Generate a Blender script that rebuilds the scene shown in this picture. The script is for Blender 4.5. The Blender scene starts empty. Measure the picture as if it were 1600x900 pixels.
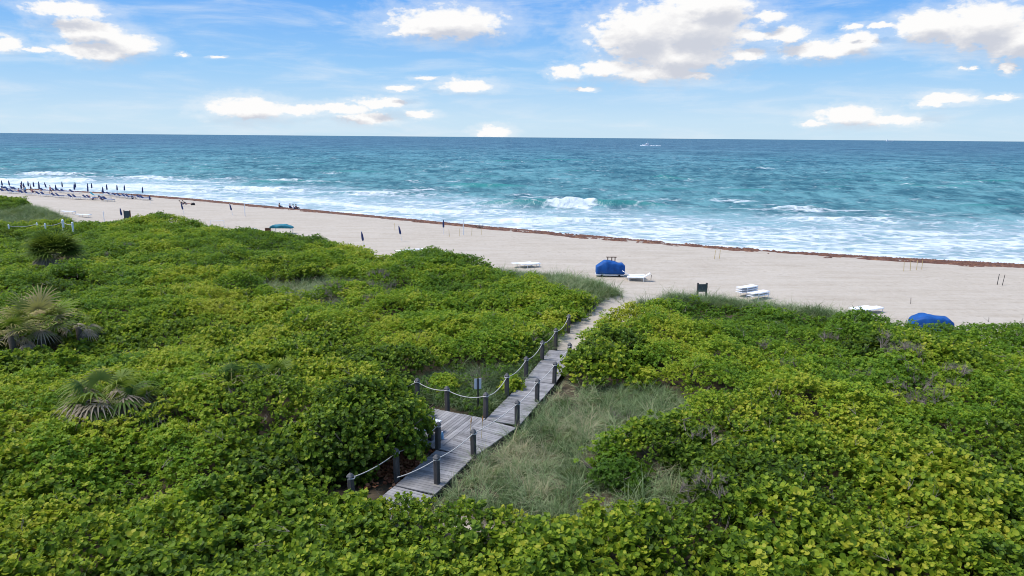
import bpy, math, random
import numpy as np
from mathutils import Vector, Matrix
random.seed(7); rng = np.random.default_rng(7)
C = bpy.context.scene.collection
sc = bpy.context.scene
PI = math.pi

# ------------------------------------------------------------------ camera
FPX = 1081.0; CAMZ = 14.0; PITCH = math.radians(12.3); ROLL = math.radians(0.48)
def cam_matrix():
    a = PI/2 - PITCH
    Rx = np.array([[1,0,0],[0,math.cos(a),-math.sin(a)],[0,math.sin(a),math.cos(a)]])
    c, s = math.cos(ROLL), math.sin(ROLL)
    return Rx @ np.array([[c,-s,0],[s,c,0],[0,0,1]])
MC = cam_matrix()
def ray(px, py): return MC @ np.array([(px-800)/FPX, -(py-450)/FPX, -1.0])
def at(px, py, z):
    v = ray(px, py); t = (z-CAMZ)/v[2]
    return float(v[0]*t), float(v[1]*t)
cd = bpy.data.cameras.new('camera'); cam = bpy.data.objects.new('camera', cd); C.objects.link(cam)
cd.sensor_width = 36; cd.lens = FPX/1600*36; cd.clip_start = 0.1; cd.clip_end = 200000
m = Matrix([list(r)+[0] for r in MC] + [[0,0,0,1]]); m.translation = (0,0,CAMZ)
cam.matrix_world = m
sc.camera = cam

# ------------------------------------------------------------------ numeric noise
def vnoise(x, y, seed=0):
    xi = np.floor(x).astype(np.int64); yi = np.floor(y).astype(np.int64)
    fx = x-xi; fy = y-yi
    fx = fx*fx*(3-2*fx); fy = fy*fy*(3-2*fy)
    def h(a, b):
        n = (a*374761393 + b*668265263 + seed*1442695041) & 0x7fffffff
        n = ((n ^ (n >> 13))*1274126177) & 0x7fffffff
        n = n ^ (n >> 16)
        return (n & 0xffff)/65535.0
    return (h(xi,yi)*(1-fx)+h(xi+1,yi)*fx)*(1-fy) + (h(xi,yi+1)*(1-fx)+h(xi+1,yi+1)*fx)*fy
def fbm(x, y, seed=0, oct=4, gain=.5):
    s = 0; a = 1; t = 0
    for i in range(oct):
        s = s + a*vnoise(x*2**i+i*17.3, y*2**i-i*9.1, seed+i); t += a; a *= gain
    return s/t
def sstep(a, b, x):
    t = np.clip((x-a)/(b-a), 0, 1); return t*t*(3-2*t)
A = np.asarray
# ------------------------------------------------------------------ object helpers
def link(name, me, mat=None, parent=None):
    o = bpy.data.objects.new(name, me); C.objects.link(o)
    if mat is not None:
        if not me.materials: me.materials.append(mat)
    if parent is not None: o.parent = parent
    return o
def tag(o, label=None, cat=None, group=None, kind=None):
    if label: o['label'] = label
    if cat: o['category'] = cat
    if group: o['group'] = group
    if kind: o['kind'] = kind
    return o
def empty(name, loc, rz=0, label=None, cat=None, group=None):
    o = bpy.data.objects.new(name, None); C.objects.link(o); o.empty_display_size = .2
    o.location = loc; o.rotation_euler = (0,0,rz)
    return tag(o, label, cat, group)
def kids(o): return [c for c in ALLOBJ() if c.parent == o]
def ALLOBJ(): return list(C.objects)
def dup(root, loc, rot, label=None, group=None, scale=None):
    r = root.copy(); C.objects.link(r); r.location = loc; r.rotation_euler = rot
    if scale: r.scale = scale
    if label: r['label'] = label
    if group: r['group'] = group
    for ch in root.children:
        c = ch.copy(); C.objects.link(c); c.parent = r
        for g in ch.children:
            d = g.copy(); C.objects.link(d); d.parent = c
    return r
def npmesh(name, V, F, smooth=False):
    V = np.ascontiguousarray(V, dtype=np.float32); F = np.ascontiguousarray(F, dtype=np.int32)
    me = bpy.data.meshes.new(name); k = F.shape[1]
    me.vertices.add(len(V)); me.vertices.foreach_set('co', V.ravel())
    me.loops.add(F.size); me.loops.foreach_set('vertex_index', F.ravel())
    me.polygons.add(len(F)); me.polygons.foreach_set('loop_start', np.arange(0, F.size, k, dtype=np.int32))
    if smooth: me.polygons.foreach_set('use_smooth', np.ones(len(F), dtype=bool))
    me.update(calc_edges=True); me.validate()
    return me
def fattr(me, name, vals):
    a = me.attributes.new(name, 'FLOAT', 'POINT'); a.data.foreach_set('value', np.ascontiguousarray(vals, dtype=np.float32))
class MB:
    def __init__(s): s.v = []; s.f = []
    def add(s, vs, fs):
        n = len(s.v); s.v += [tuple(map(float, p)) for p in vs]; s.f += [tuple(i+n for i in f) for f in fs]
    def box(s, c, d, R=None, top=1.0):
        x, y, z = d[0]/2, d[1]/2, d[2]/2
        P = [(-x,-y,-z),(x,-y,-z),(x,y,-z),(-x,y,-z),(-x*top,-y*top,z),(x*top,-y*top,z),(x*top,y*top,z),(-x*top,y*top,z)]
        P = [(R @ Vector(p) if R is not None else Vector(p)) + Vector(c) for p in P]
        s.add(P, [(0,3,2,1),(4,5,6,7),(0,1,5,4),(1,2,6,5),(2,3,7,6),(3,0,4,7)]); return s
    def tube(s, pts, r, n=8, cap=True):
        pts = [Vector(p) for p in pts]; rs = r if isinstance(r, (list, tuple)) else [r]*len(pts)
        rings = []
        for i, p in enumerate(pts):
            d = (pts[min(i+1, len(pts)-1)] - pts[max(i-1, 0)]).normalized()
            u = d.cross(Vector((0,0,1)) if abs(d.z) < .9 else Vector((1,0,0))).normalized(); w = d.cross(u)
            rings.append([p + (u*math.cos(2*PI*k/n) + w*math.sin(2*PI*k/n))*rs[i] for k in range(n)])
        vs = [q for rg in rings for q in rg]; fs = []
        for i in range(len(pts)-1):
            for k in range(n):
                a = i*n+k; b = i*n+(k+1) % n; fs.append((a, b, b+n, a+n))
        if cap: fs.append(tuple(range(n-1, -1, -1))); fs.append(tuple(range((len(pts)-1)*n, len(pts)*n)))
        s.add(vs, fs); return s
    def loft(s, rings, cap=True):
        n = len(rings[0]); vs = [q for rg in rings for q in rg]; fs = []
        for i in range(len(rings)-1):
            for k in range(n):
                a = i*n+k; b = i*n+(k+1) % n; fs.append((a, b, b+n, a+n))
        if cap: fs.append(tuple(range(n-1, -1, -1))); fs.append(tuple(range((len(rings)-1)*n, len(rings)*n)))
        s.add(vs, fs); return s
    def build(s, name, mat, parent=None, smooth=False):
        me = bpy.data.meshes.new(name); me.from_pydata(s.v, [], s.f); me.update()
        if smooth:
            for p in me.polygons: p.use_smooth = True
        return link(name, me, mat, parent)
# ------------------------------------------------------------------ materials
class NT:
    def __init__(s, nt): s.t = nt; s.n = nt.nodes; s.l = nt.links
    def new(s, typ, **k):
        nd = s.n.new(typ)
        for a, b in k.items(): setattr(nd, a, b)
        return nd
    def setin(s, nd, i, val):
        if val is None: return
        if hasattr(val, 'is_output') or isinstance(val, bpy.types.NodeSocket): s.l.new(val, nd.inputs[i])
        else: nd.inputs[i].default_value = val
    def math(s, op, a, b=None, c=None, clamp=False):
        nd = s.new('ShaderNodeMath', operation=op, use_clamp=clamp)
        for i, q in enumerate((a, b, c)): s.setin(nd, i, q)
        return nd.outputs[0]
    def vmath(s, op, a, b=None):
        nd = s.new('ShaderNodeVectorMath', operation=op)
        s.setin(nd, 0, a); s.setin(nd, 1, b)
        return nd.outputs['Value'] if op in ('LENGTH','DOT_PRODUCT') else nd.outputs[0]
    def mix(s, f, a, b, blend='MIX'):
        nd = s.new('ShaderNodeMix', data_type='RGBA', blend_type=blend)
        s.setin(nd, 0, f); s.setin(nd, 6, a if not isinstance(a, tuple) else (*a[:3],1)); s.setin(nd, 7, b if not isinstance(b, tuple) else (*b[:3],1))
        return nd.outputs[2]
    def noise(s, vec, scale, detail=4, rough=.55, dist=0, dim='3D'):
        nd = s.new('ShaderNodeTexNoise', noise_dimensions=dim)
        if vec is not None: s.l.new(vec, nd.inputs['Vector'])
        nd.inputs['Scale'].default_value = scale; nd.inputs['Detail'].default_value = detail
        nd.inputs['Roughness'].default_value = rough; nd.inputs['Distortion'].default_value = dist
        return nd.outputs['Fac']
    def ramp(s, f, stops, interp='LINEAR'):
        nd = s.new('ShaderNodeValToRGB'); cr = nd.color_ramp; cr.interpolation = interp
        while len(cr.elements) < len(stops): cr.elements.new(.5)
        for e, (p, c) in zip(cr.elements, stops): e.position = p; e.color = (*c, 1) if len(c) == 3 else c
        s.l.new(f, nd.inputs[0]); return nd.outputs[0]
    def maprange(s, v, a, b, c=0.0, d=1.0, smooth=True):
        nd = s.new('ShaderNodeMapRange', interpolation_type='SMOOTHSTEP' if smooth else 'LINEAR')
        s.setin(nd, 0, v)
        for i, q in enumerate((a,b,c,d)): s.setin(nd, i+1, q)
        return nd.outputs[0]
    def attr(s, name, inst=False):
        nd = s.new('ShaderNodeAttribute', attribute_name=name)
        if inst: nd.attribute_type = 'INSTANCER'
        return nd.outputs['Fac']
def newmat(name):
    m = bpy.data.materials.new(name); m.use_nodes = True; t = NT(m.node_tree)
    b = m.node_tree.nodes['Principled BSDF']
    return m, t, b
def bump(t, b, h, strength=.3, dist=.02):
    nd = t.new('ShaderNodeBump'); nd.inputs['Strength'].default_value = strength; nd.inputs['Distance'].default_value = dist
    t.l.new(h, nd.inputs['Height']); t.l.new(nd.outputs[0], b.inputs['Normal'])
def simple(name, col, rough=.6, var=.25, scale=6, bumps=0.0, spec=.3):
    m, t, b = newmat(name)
    co = t.new('ShaderNodeTexCoord').outputs['Object']
    n = t.noise(co, scale, 5, .6)
    lo = tuple(c*(1-var) for c in col); hi = tuple(min(1, c*(1+var)) for c in col)
    t.l.new(t.ramp(n, [(.3, lo), (.7, hi)]), b.inputs['Base Color'])
    b.inputs['Roughness'].default_value = rough; b.inputs['Specular IOR Level'].default_value = spec
    if bumps: bump(t, b, n, bumps, .02)
    return m
def leafmat(name, stops, trans=.47, rough=.55, spec=.22):
    m, t, b = newmat(name)
    v = t.math('ADD', t.attr('leaf_tint'), t.attr('tint', True))
    col = t.ramp(v, stops)
    t.l.new(col, b.inputs['Base Color']); b.inputs['Roughness'].default_value = rough; b.inputs['Specular IOR Level'].default_value = spec
    tr = t.new('ShaderNodeBsdfTranslucent')
    t.l.new(t.mix(.5, col, (.27,.36,.03), 'MIX'), tr.inputs[0])
    mx = t.new('ShaderNodeMixShader'); mx.inputs[0].default_value = trans
    t.l.new(b.outputs[0], mx.inputs[1]); t.l.new(tr.outputs[0], mx.inputs[2])
    t.l.new(mx.outputs[0], t.n['Material Output'].inputs[0])
    return m
GRAPE = [(0,(.022,.045,.010)),(.25,(.062,.115,.015)),(.5,(.112,.195,.016)),(.7,(.20,.30,.021)),(.88,(.33,.395,.026)),(1,(.42,.42,.04))]
M = {}
M['grape'] = leafmat('sea_grape_leaf', GRAPE)
M['scrub'] = leafmat('scrub_leaf', [(0,(.022,.05,.010)),(.25,(.06,.13,.013)),(.5,(.105,.215,.013)),(.7,(.20,.32,.018)),(.88,(.33,.40,.024)),(1,(.42,.43,.04))])
M['grass'] = leafmat('dune_grass_blade', [(0,(.05,.085,.03)),(.3,(.10,.16,.06)),(.55,(.20,.28,.12)),(.8,(.30,.345,.18)),(1,(.38,.33,.20))], .25, .6, .2)
M['palm'] = leafmat('palmetto_leaf', [(0,(.022,.045,.012)),(.4,(.06,.11,.018)),(.7,(.15,.2,.03)),(1,(.33,.27,.12))], .25, .6, .12)
M['dryleaf'] = leafmat('dry_frond', [(0,(.12,.095,.065)),(.5,(.27,.22,.15)),(1,(.42,.36,.27))], .15, .7, .15)
M['twig'] = simple('twig_bark', (.23,.19,.16), .85, .35, 9)
M['bark'] = simple('bark', (.11,.09,.07), .9, .4, 7, .5)
M['white'] = simple('white_plastic', (.78,.79,.8), .45, .06, 3)
M['navy'] = simple('navy_canvas', (.024,.042,.13), .8, .3, 5)
M['blue'] = simple('blue_canvas', (.004,.07,.27), .65, .25, 2.5, .4)
M['teal'] = simple('teal_canvas', (.012,.15,.2), .65, .25, 2.5, .3)
M['turq'] = simple('turquoise_canvas', (.02,.32,.4), .7, .2, 4)
M['black'] = simple('black_plastic', (.015,.015,.018), .5, .2, 4)
M['darkgreen'] = simple('dark_green_board', (.03,.055,.06), .6, .2, 4)
M['rope'] = simple('rope_fibre', (.5,.48,.45), .85, .15, 20)
M['alu'] = simple('sheet_metal', (.6,.62,.64), .45, .08, 4)
M['stake'] = simple('stake_wood', (.5,.38,.16), .8, .2, 6)
M['skin'] = simple('skin', (.42,.25,.17), .55, .1, 5)
M['skin_dark'] = simple('tanned_skin', (.24,.13,.08), .55, .1, 5)
M['hair'] = simple('hair', (.03,.02,.015), .6, .2, 8)
M['red'] = simple('red_cloth', (.45,.06,.04), .8, .15, 5)
M['pink'] = simple('pink_cloth', (.6,.25,.25), .8, .15, 5)
M['sky_cloth'] = simple('light_blue_cloth', (.2,.42,.65), .8, .15, 5)
M['brown'] = simple('brown_wood', (.14,.07,.04), .8, .25, 5)
def woodmat(name, a, b_, along):
    m, t, b = newmat(name)
    co = t.new('ShaderNodeTexCoord').outputs['Object']
    mp = t.new('ShaderNodeMapping'); t.l.new(co, mp.inputs[0]); mp.inputs['Scale'].default_value = along
    n1 = t.noise(mp.outputs[0], 2.0, 6, .65); n2 = t.noise(co, .9, 4, .6)
    f = t.math('ADD', t.math('MULTIPLY', n1, .55), t.math('MULTIPLY', n2, .45))
    f = t.math('ADD', f, t.math('MULTIPLY', t.math('SUBTRACT', t.attr('plank'), .5), .25))
    t.l.new(t.ramp(f, [(.28, a), (.72, b_)]), b.inputs['Base Color'])
    b.inputs['Roughness'].default_value = .85; b.inputs['Specular IOR Level'].default_value = .2
    bump(t, b, n1, .5, .01); return m
M['deck'] = woodmat('weathered_deck', (.14,.135,.135), (.33,.32,.32), (1,1,1))
M['post'] = woodmat('weathered_post', (.035,.032,.03), (.12,.11,.105), (9,9,.8))
M['cap'] = simple('post_cap', (.10,.098,.10), .75, .3, 6)

# ------------------------------------------------------------------ plan of the place
# waterline: read off at sea level
WL = A([at(px, py, .08) for px, py in [(0,297),(120,300),(240,305),(330,313),(450,327),(560,339),(650,348),(740,355),(850,363),(980,374),(1100,382),(1200,389),(1300,396),(1400,403),(1500,411),(1600,418)]])
o_ = np.argsort(WL[:,0]); WL = WL[o_]
pf = np.poly1d(np.polyfit(WL[:,0], WL[:,1], 3))
xl, xr = WL[0,0]-10, WL[-1,0]+10
dl, dr = pf.deriv()(xl), pf.deriv()(xr)
def shore_y(x):
    x = A(x, dtype=float)
    y = pf(np.clip(x, xl, xr))
    y = np.where(x < xl, pf(xl)+dl*(x-xl)*1.0, y); y = np.where(x > xr, pf(xr)+dr*(x-xr), y)
    return y + (vnoise(x*.06, x*0, 51)-.5)*2.2
def offshore(x, y): return (A(y)-shore_y(x))*.88
# zones, in world metres
def wpoly(pts, z): return A([at(px, py, z) for px, py in pts])
def inpoly(x, y, P):
    ins = np.zeros(np.shape(x), bool); j = len(P)-1
    for i in range(len(P)):
        xi, yi = P[i]; xj, yj = P[j]
        c = ((yi > y) != (yj > y)) & (x < (xj-xi)*(y-yi)/(yj-yi+1e-12)+xi)
        ins ^= c; j = i
    return ins
Z = {}
Z['main'] = wpoly([(-330,362),(0,359),(70,356),(150,353),(185,349),(300,349),(400,362),(440,367),(500,376),(560,393),(600,404),(690,404),(760,413),(800,428),(840,446),(880,466),(930,468),(955,476),(900,503),(880,508),(800,562),(700,562),(640,592),(612,640),(575,695),(505,742),(505,1300),(-330,1300)], 3.0)
Z['fore'] = wpoly([(440,738),(520,752),(600,764),(640,776),(700,789),(800,797),(930,795),(970,782),(1010,795),(1060,775),(1090,740),(1100,1300),(440,1300)], 3.4)
Z['right'] = wpoly([(893,532),(960,493),(1010,481),(1040,475),(1100,474),(1180,484),(1240,499),(1300,510),(1400,523),(1480,524),(1560,520),(1700,534),(2000,565),(2000,1300),(1050,1300),(1060,775),(1105,725),(1040,730),(930,725),(905,705),(960,680),(1050,660),(1100,628),(1040,597),(960,592),(905,598),(885,572)], 3.0)
Z['slope'] = wpoly([(640,785),(655,772),(700,743),(745,714),(815,664),(868,602),(890,585),(960,580),(1060,590),(1110,625),(1110,725),(1060,800),(930,810),(800,805),(700,800)], 2.5)
Z['weeds'] = wpoly([(600,650),(640,595),(700,560),(800,560),(880,505),(892,513),(868,542),(846,558),(822,584),(792,614),(760,646),(700,634),(650,620),(620,640)], 2.7)
Z['crestl'] = wpoly([(780,421),(850,433),(900,441),(955,451),(982,460),(972,474),(950,484),(900,503),(870,495),(850,475),(790,450)], 2.5)
Z['crestr'] = wpoly([(985,482),(1000,473),(1020,462),(1100,466),(1150,470),(1190,478),(1240,492),(1300,495),(1420,520),(1445,535),(1300,520),(1200,495),(1100,484),(1040,482)], 2.5)
Z['farl'] = wpoly([(-330,325),(0,322),(20,326),(60,329),(100,339),(130,347),(180,353),(120,359),(70,357),(0,361),(-330,364)], 3.2)
Z['farb'] = wpoly([(-330,329),(0,323),(28,324),(45,330),(25,336),(0,338),(-330,345)], 3.2)
Z['grey'] = wpoly([(400,440),(470,422),(560,427),(590,450),(520,470),(440,460)], 3.3)
PATH = A([at(px, py, z) for px, py, z in [(868,575,2.6),(884,540,2.5),(905,513,2.4),(940,492,2.2),(978,470,1.9),(1000,450,1.6)]])
WALK = A([(-4.35,18.2),(-3.6,19.9),(-3.15,20.9),(-2.06,23.62),(-.35,26.48),(1.36,31.3),(2.83,36.3)])
def segdist(x, y, P):
    d = np.full(np.shape(x), 1e9)
    for a, b in zip(P[:-1], P[1:]):
        ab = b-a; t = np.clip(((x-a[0])*ab[0]+(y-a[1])*ab[1])/(ab@ab), 0, 1)
        d = np.minimum(d, np.hypot(x-a[0]-t*ab[0], y-a[1]-t*ab[1]))
    return d
RX0, RY0, RS, RW, RH = -170.0, 8.0, .4, 700, 300
gx, gy = np.meshgrid(RX0+np.arange(RW)*RS, RY0+np.arange(RH)*RS)
wx = gx+(fbm(gx*.5, gy*.5, 3)-.5)*1.6; wy = gy+(fbm(gx*.5, gy*.5, 9)-.5)*1.6
def zin(*names): 
    r = np.zeros(gx.shape, bool)
    for n in names: r |= inpoly(wx, wy, Z[n])
    return r
PU, PV = A((.415,.91)), A((-.91,.415))          # walk direction and platform direction
P0 = A((-.96,26.79))
pu = (gx-P0[0])*PU[0]+(gy-P0[1])*PU[1]; pv = (gx-P0[0])*PV[0]+(gy-P0[1])*PV[1]
plat = (pu < .15) & (pu > -3.35) & (pv > -.3) & (pv < 4.0)
dwalk = segdist(gx, gy, WALK[2:]); dpath = segdist(gx, gy, PATH)
mwalk = (dwalk < .95) | plat
mpath = dpath < .75
sandpatch = np.hypot((gx-at(1015,470,2.4)[0])/1.3, (gy-at(1015,470,2.4)[1])/2.2) < 1
clear = mwalk | mpath | sandpatch
mgrey = zin('grey') & (fbm(gx*.35, gy*.35, 31) > .42)
mth = (zin('main','fore','right','farb')) & ~clear & ~mgrey
mgr = (zin('slope','crestl','crestr','farl') | mgrey) & ~mth & ~clear
mwd = zin('weeds') & ~mth & ~mgr & ~clear
veg = mth | mgr | mwd
def blur(a, r):
    a = A(a, float)
    for ax in (0, 1):
        for _ in range(2):
            pad = [(0,0),(0,0)]; pad[ax] = (r+1, r)
            c = np.cumsum(np.pad(a, pad, mode='edge'), axis=ax)
            n = a.shape[ax]
            hi = np.take(c, np.arange(2*r+1, n+2*r+1), axis=ax); lo = np.take(c, np.arange(0, n), axis=ax)
            a = (hi-lo)/(2*r+1)
    return a
def samp(g, x, y, nearest=False):
    fx = np.clip((A(x, dtype=float)-RX0)/RS, 0, RW-1.001); fy = np.clip((A(y, dtype=float)-RY0)/RS, 0, RH-1.001)
    if nearest: return g[np.round(fy).astype(int), np.round(fx).astype(int)]
    ix = fx.astype(int); iy = fy.astype(int); fx = fx-ix; fy = fy-iy
    return (g[iy,ix]*(1-fx)+g[iy,ix+1]*fx)*(1-fy)+(g[iy+1,ix]*(1-fx)+g[iy+1,ix+1]*fx)*fy
gdune = sstep(.05, .75, blur(veg | mwalk, 8))
gth = blur(mth, 1); gveg = blur(veg, 1); gwalk = sstep(0, .8, blur(mwalk, 2))
gtaper = sstep(.12, .95, blur(mth, 2))
GM = [(*at(px, py, 2.5), r, h) for px, py, r, h in [(20,340,9,.75),(-120,340,16,.9),(75,348,6,.3),(880,455,4,.5),(1060,475,4,.5),(1300,505,4,.4)]]
def ground_z(x, y):
    d = offshore(x, y); D = np.maximum(-d, 0)
    z = 1.45*(1-np.exp(-D/7.0)) - np.clip(d, 0, 60)*.05
    inl = D > 4
    z = z + np.where(inl, (fbm(x*.12, y*.12, 5, 3)-.5)*.22, 0)*np.clip((D-4)/8, 0, 1)
    g = samp(gdune, x, y)
    z = z + g*(.95+(fbm(x*.1, y*.1, 15, 3)-.5)*.8*(1-samp(gwalk, x, y)))
    for mx, my, r, a in GM: z = z + a*np.exp(-((x-mx)**2+((y-my)*.8)**2)/r**2)
    w = samp(gwalk, x, y)
    return z*(1-w) + w*np.minimum(z, 2.32)
MOUNDS = [(1080,505,2.6,.5),(960,545,2.2,.7),(250,380,5,.7),(640,420,4,.6),(700,520,4,.4),(330,610,3.5,.5),(140,430,4,.4),(450,640,3,.8),(1500,560,4,.4),(1300,640,3,.45),(1180,790,2.5,.3),(60,640,3,.4),(520,400,4,.5)]
MW = [(*at(px, py, 3.8), r, h) for px, py, r, h in MOUNDS]
def hash2(a, b, seed):
    n = (a*374761393 + b*668265263 + seed*1442695041) & 0x7fffffff
    n = ((n ^ (n >> 13))*1274126177) & 0x7fffffff; n = n ^ (n >> 16)
    return (n & 0xffff)/65535.0
def mounds(x, y):
    """overlapping rounded plants: dome profile 0..1 and one random number per plant"""
    x = (A(x, dtype=float)+(vnoise(x*.6, y*.6, 141)-.5)*1.3)/2.9; y = (A(y, dtype=float)+(vnoise(x*1.7, y*.6, 143)-.5)*1.3)/2.9
    xi = np.floor(x).astype(np.int64); yi = np.floor(y).astype(np.int64); best = np.full(np.shape(x), -9.0); idv = np.zeros(np.shape(x))
    for a in (-1,0,1):
        for b in (-1,0,1):
            cx, cy = xi+a, yi+b; px = cx+hash2(cx,cy,1); py = cy+hash2(cx,cy,2); r = .65+.55*hash2(cx,cy,3)
            v = (1-((x-px)**2+(y-py)**2)/r**2)*(.6+.6*hash2(cx,cy,4)); k = v > best
            best = np.where(k, v, best); idv = np.where(k, hash2(cx,cy,5), idv)
    return np.clip(best, -.35, 1.2), idv
def relief(x, y): return .6*vnoise(x*1.25+3, y*1.25, 27)+.4*vnoise(x*2.3, y*2.3, 28)-.5
def canopy_h(x, y):
    h = 1.0 + (fbm(x*.14+3, y*.14, 21, 3)-.45)*1.7 + (vnoise(x*.75, y*.75, 25)-.5)*.55 + relief(x, y)*.5
    h = h-.34+.66*mounds(x, y)[0]
    for mx, my, r, a in MW: h = h + a*np.exp(-((x-mx)**2+(y-my)**2)/r**2)
    return np.clip(h, .35, 3)*(.5+.5*samp(gtaper, x, y))
def drop(px, py, z=1.5):
    for _ in range(12):
        x, y = at(px, py, z); z = .5*z+.5*float(ground_z(x, y))
    return x, y, float(ground_z(x, y))

# ------------------------------------------------------------------ ground
def spread(lo, hi, step, far):
    core = np.arange(lo, hi+step/2, step); e = []; s = step; p = 0
    while p < far: s *= 1.5; p += s; e.append(p)
    e = A(e); return np.concatenate([(lo-e)[::-1], core, hi+e])
def grid_faces(nx, ny):
    i = np.arange((nx-1)*(ny-1)); r = i//(nx-1); c = i % (nx-1); a = r*nx+c
    return np.stack([a, a+1, a+nx+1, a+nx], 1)
xs = spread(-150, 75, .7, 30000); ys = spread(5, 185, .7, 30000)
X, Y = np.meshgrid(xs, ys); X = X.ravel(); Y = Y.ravel()
Zg = ground_z(X, Y)
me = npmesh('ground', np.stack([X,Y,Zg],1), grid_faces(len(xs), len(ys)), True)
LIT = wpoly([(480,560),(700,600),(715,760),(480,810)], 2.6)
fattr(me, 'veg', samp(blur((veg | mwalk | inpoly(gx, gy, LIT)) & ~mpath & ~sandpatch, 1), X, Y)); fattr(me, 'off', offshore(X, Y))
fattr(me, 'trail', samp(blur(mpath | sandpatch, 1), X, Y))
m_, t, b = newmat('sand_and_litter')
geo = t.new('ShaderNodeNewGeometry').outputs['Position']
n1 = t.noise(geo, .35, 5, .6); n2 = t.noise(geo, 2.2, 6, .7); n3 = t.noise(geo, 14, 4, .7)
mp = t.new('ShaderNodeMapping'); t.l.new(geo, mp.inputs[0]); mp.inputs['Rotation'].default_value = (0,0,.45); mp.inputs['Scale'].default_value = (.12,1,1)
n4 = t.noise(mp.outputs[0], 1.1, 5, .65)
s_ = t.math('ADD', t.math('MULTIPLY', n1, .22), t.math('ADD', t.math('MULTIPLY', n2, .28), t.math('ADD', t.math('MULTIPLY', n4, .35), t.math('MULTIPLY', n3, .15))))
sand = t.ramp(s_, [(.34,(.32,.27,.21)),(.5,(.415,.362,.295)),(.66,(.475,.425,.36))])
litter = t.ramp(n2, [(.3,(.035,.028,.018)),(.6,(.085,.065,.04)),(.8,(.16,.12,.07))])
off = t.attr('off')
wet = t.maprange(t.math('ADD', off, t.math('MULTIPLY', n1, 4)), -6.5, -1)
fp = t.new('ShaderNodeTexVoronoi'); t.l.new(geo, fp.inputs['Vector']); fp.inputs['Scale'].default_value = 1.1
fm_ = t.math('MULTIPLY', t.maprange(fp.outputs['Distance'], .05, .32, .5, 0), t.maprange(n1, .42, .6))
sand = t.mix(fm_, sand, (.27,.225,.175))
sand = t.mix(t.math('MULTIPLY', wet, .75), sand, (.25,.195,.15))
vg = t.maprange(t.math('ADD', t.attr('veg'), t.math('MULTIPLY', t.math('SUBTRACT', n2, .5), .6)), .25, .6)
vg = t.math('MULTIPLY', vg, t.maprange(t.attr('trail'), .3, .7, 1, 0))
t.l.new(t.mix(vg, sand, litter), b.inputs['Base Color'])
t.l.new(t.maprange(wet, 0, 1, .9, .35), b.inputs['Roughness']); b.inputs['Specular IOR Level'].default_value = .25
vo = t.new('ShaderNodeTexVoronoi'); t.l.new(geo, vo.inputs['Vector']); vo.inputs['Scale'].default_value = 1.6
hh = t.math('ADD', t.math('MULTIPLY', n2, 1.0), t.math('MULTIPLY', vo.outputs['Distance'], .35))
bump(t, b, t.math('ADD', hh, t.math('MULTIPLY', n4, .5)), .55, .12)
tag(link('ground', me, m_), 'pale sand ground of the beach and dune', 'ground', kind='structure')

# ------------------------------------------------------------------ sea
def ridge(px, py, L, hgt, w, foam, ang=0, fl=None, fx=0):
    x, y = at(px, py, .3); return (x, y, L, hgt, w, foam, ang, fl or L*.9, fx)
RIDGES = [ridge(892,323,21,1.7,2.4,1.5,0,4.4,0), ridge(980,301,13,.75,3,0), ridge(700,330,16,.4,2,.7), ridge(400,296,12,.7,2.2,1.0), ridge(330,298,8,.6,2.2,.5), ridge(590,302,14,.55,2.5,.9),
 ridge(470,285,16,.6,2.6,.7), ridge(80,272,16,.7,2.4,1.0), ridge(160,275,12,.7,2.4,.2), ridge(30,282,20,.5,2.5,.9), ridge(100,281,10,.6,2.2,.7), ridge(1245,327,6,.6,1.8,.8), ridge(1180,300,9,.6,2.4,0), ridge(1490,349,6,.5,1.6,.15),
 ridge(800,253,22,.9,5,0), ridge(880,251,20,.9,5,0), ridge(640,296,12,.6,2.4,.3), ridge(1060,281,10,.7,3,.25), ridge(1590,325,12,.6,2.6,0), ridge(1400,330,8,.4,2.2,0), ridge(760,292,12,.6,3,0), ridge(540,270,16,.7,4,0), ridge(300,262,18,.7,4,.1),
 ridge(1120,356,8,.3,1.6,0), ridge(950,343,9,.3,1.8,0), ridge(1330,365,9,.3,1.6,0), ridge(1100,312,14,.45,2.4,.5), ridge(1320,342,12,.4,2.2,.6), ridge(820,343,10,.35,1.8,.4), ridge(250,278,12,.6,2.4,.6), ridge(200,290,12,.5,2.2,.7)]
for i in range(70):
    px = random.uniform(-200,1800); py = random.uniform(232,300)
    RIDGES.append(ridge(px, py, random.uniform(5,16), random.uniform(.3,.75), random.uniform(1.8,4.5), random.choice([0,0,0,0,.25,.5]), random.uniform(-.15,.15), random.uniform(1.5,4), random.uniform(-4,4)))
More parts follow.
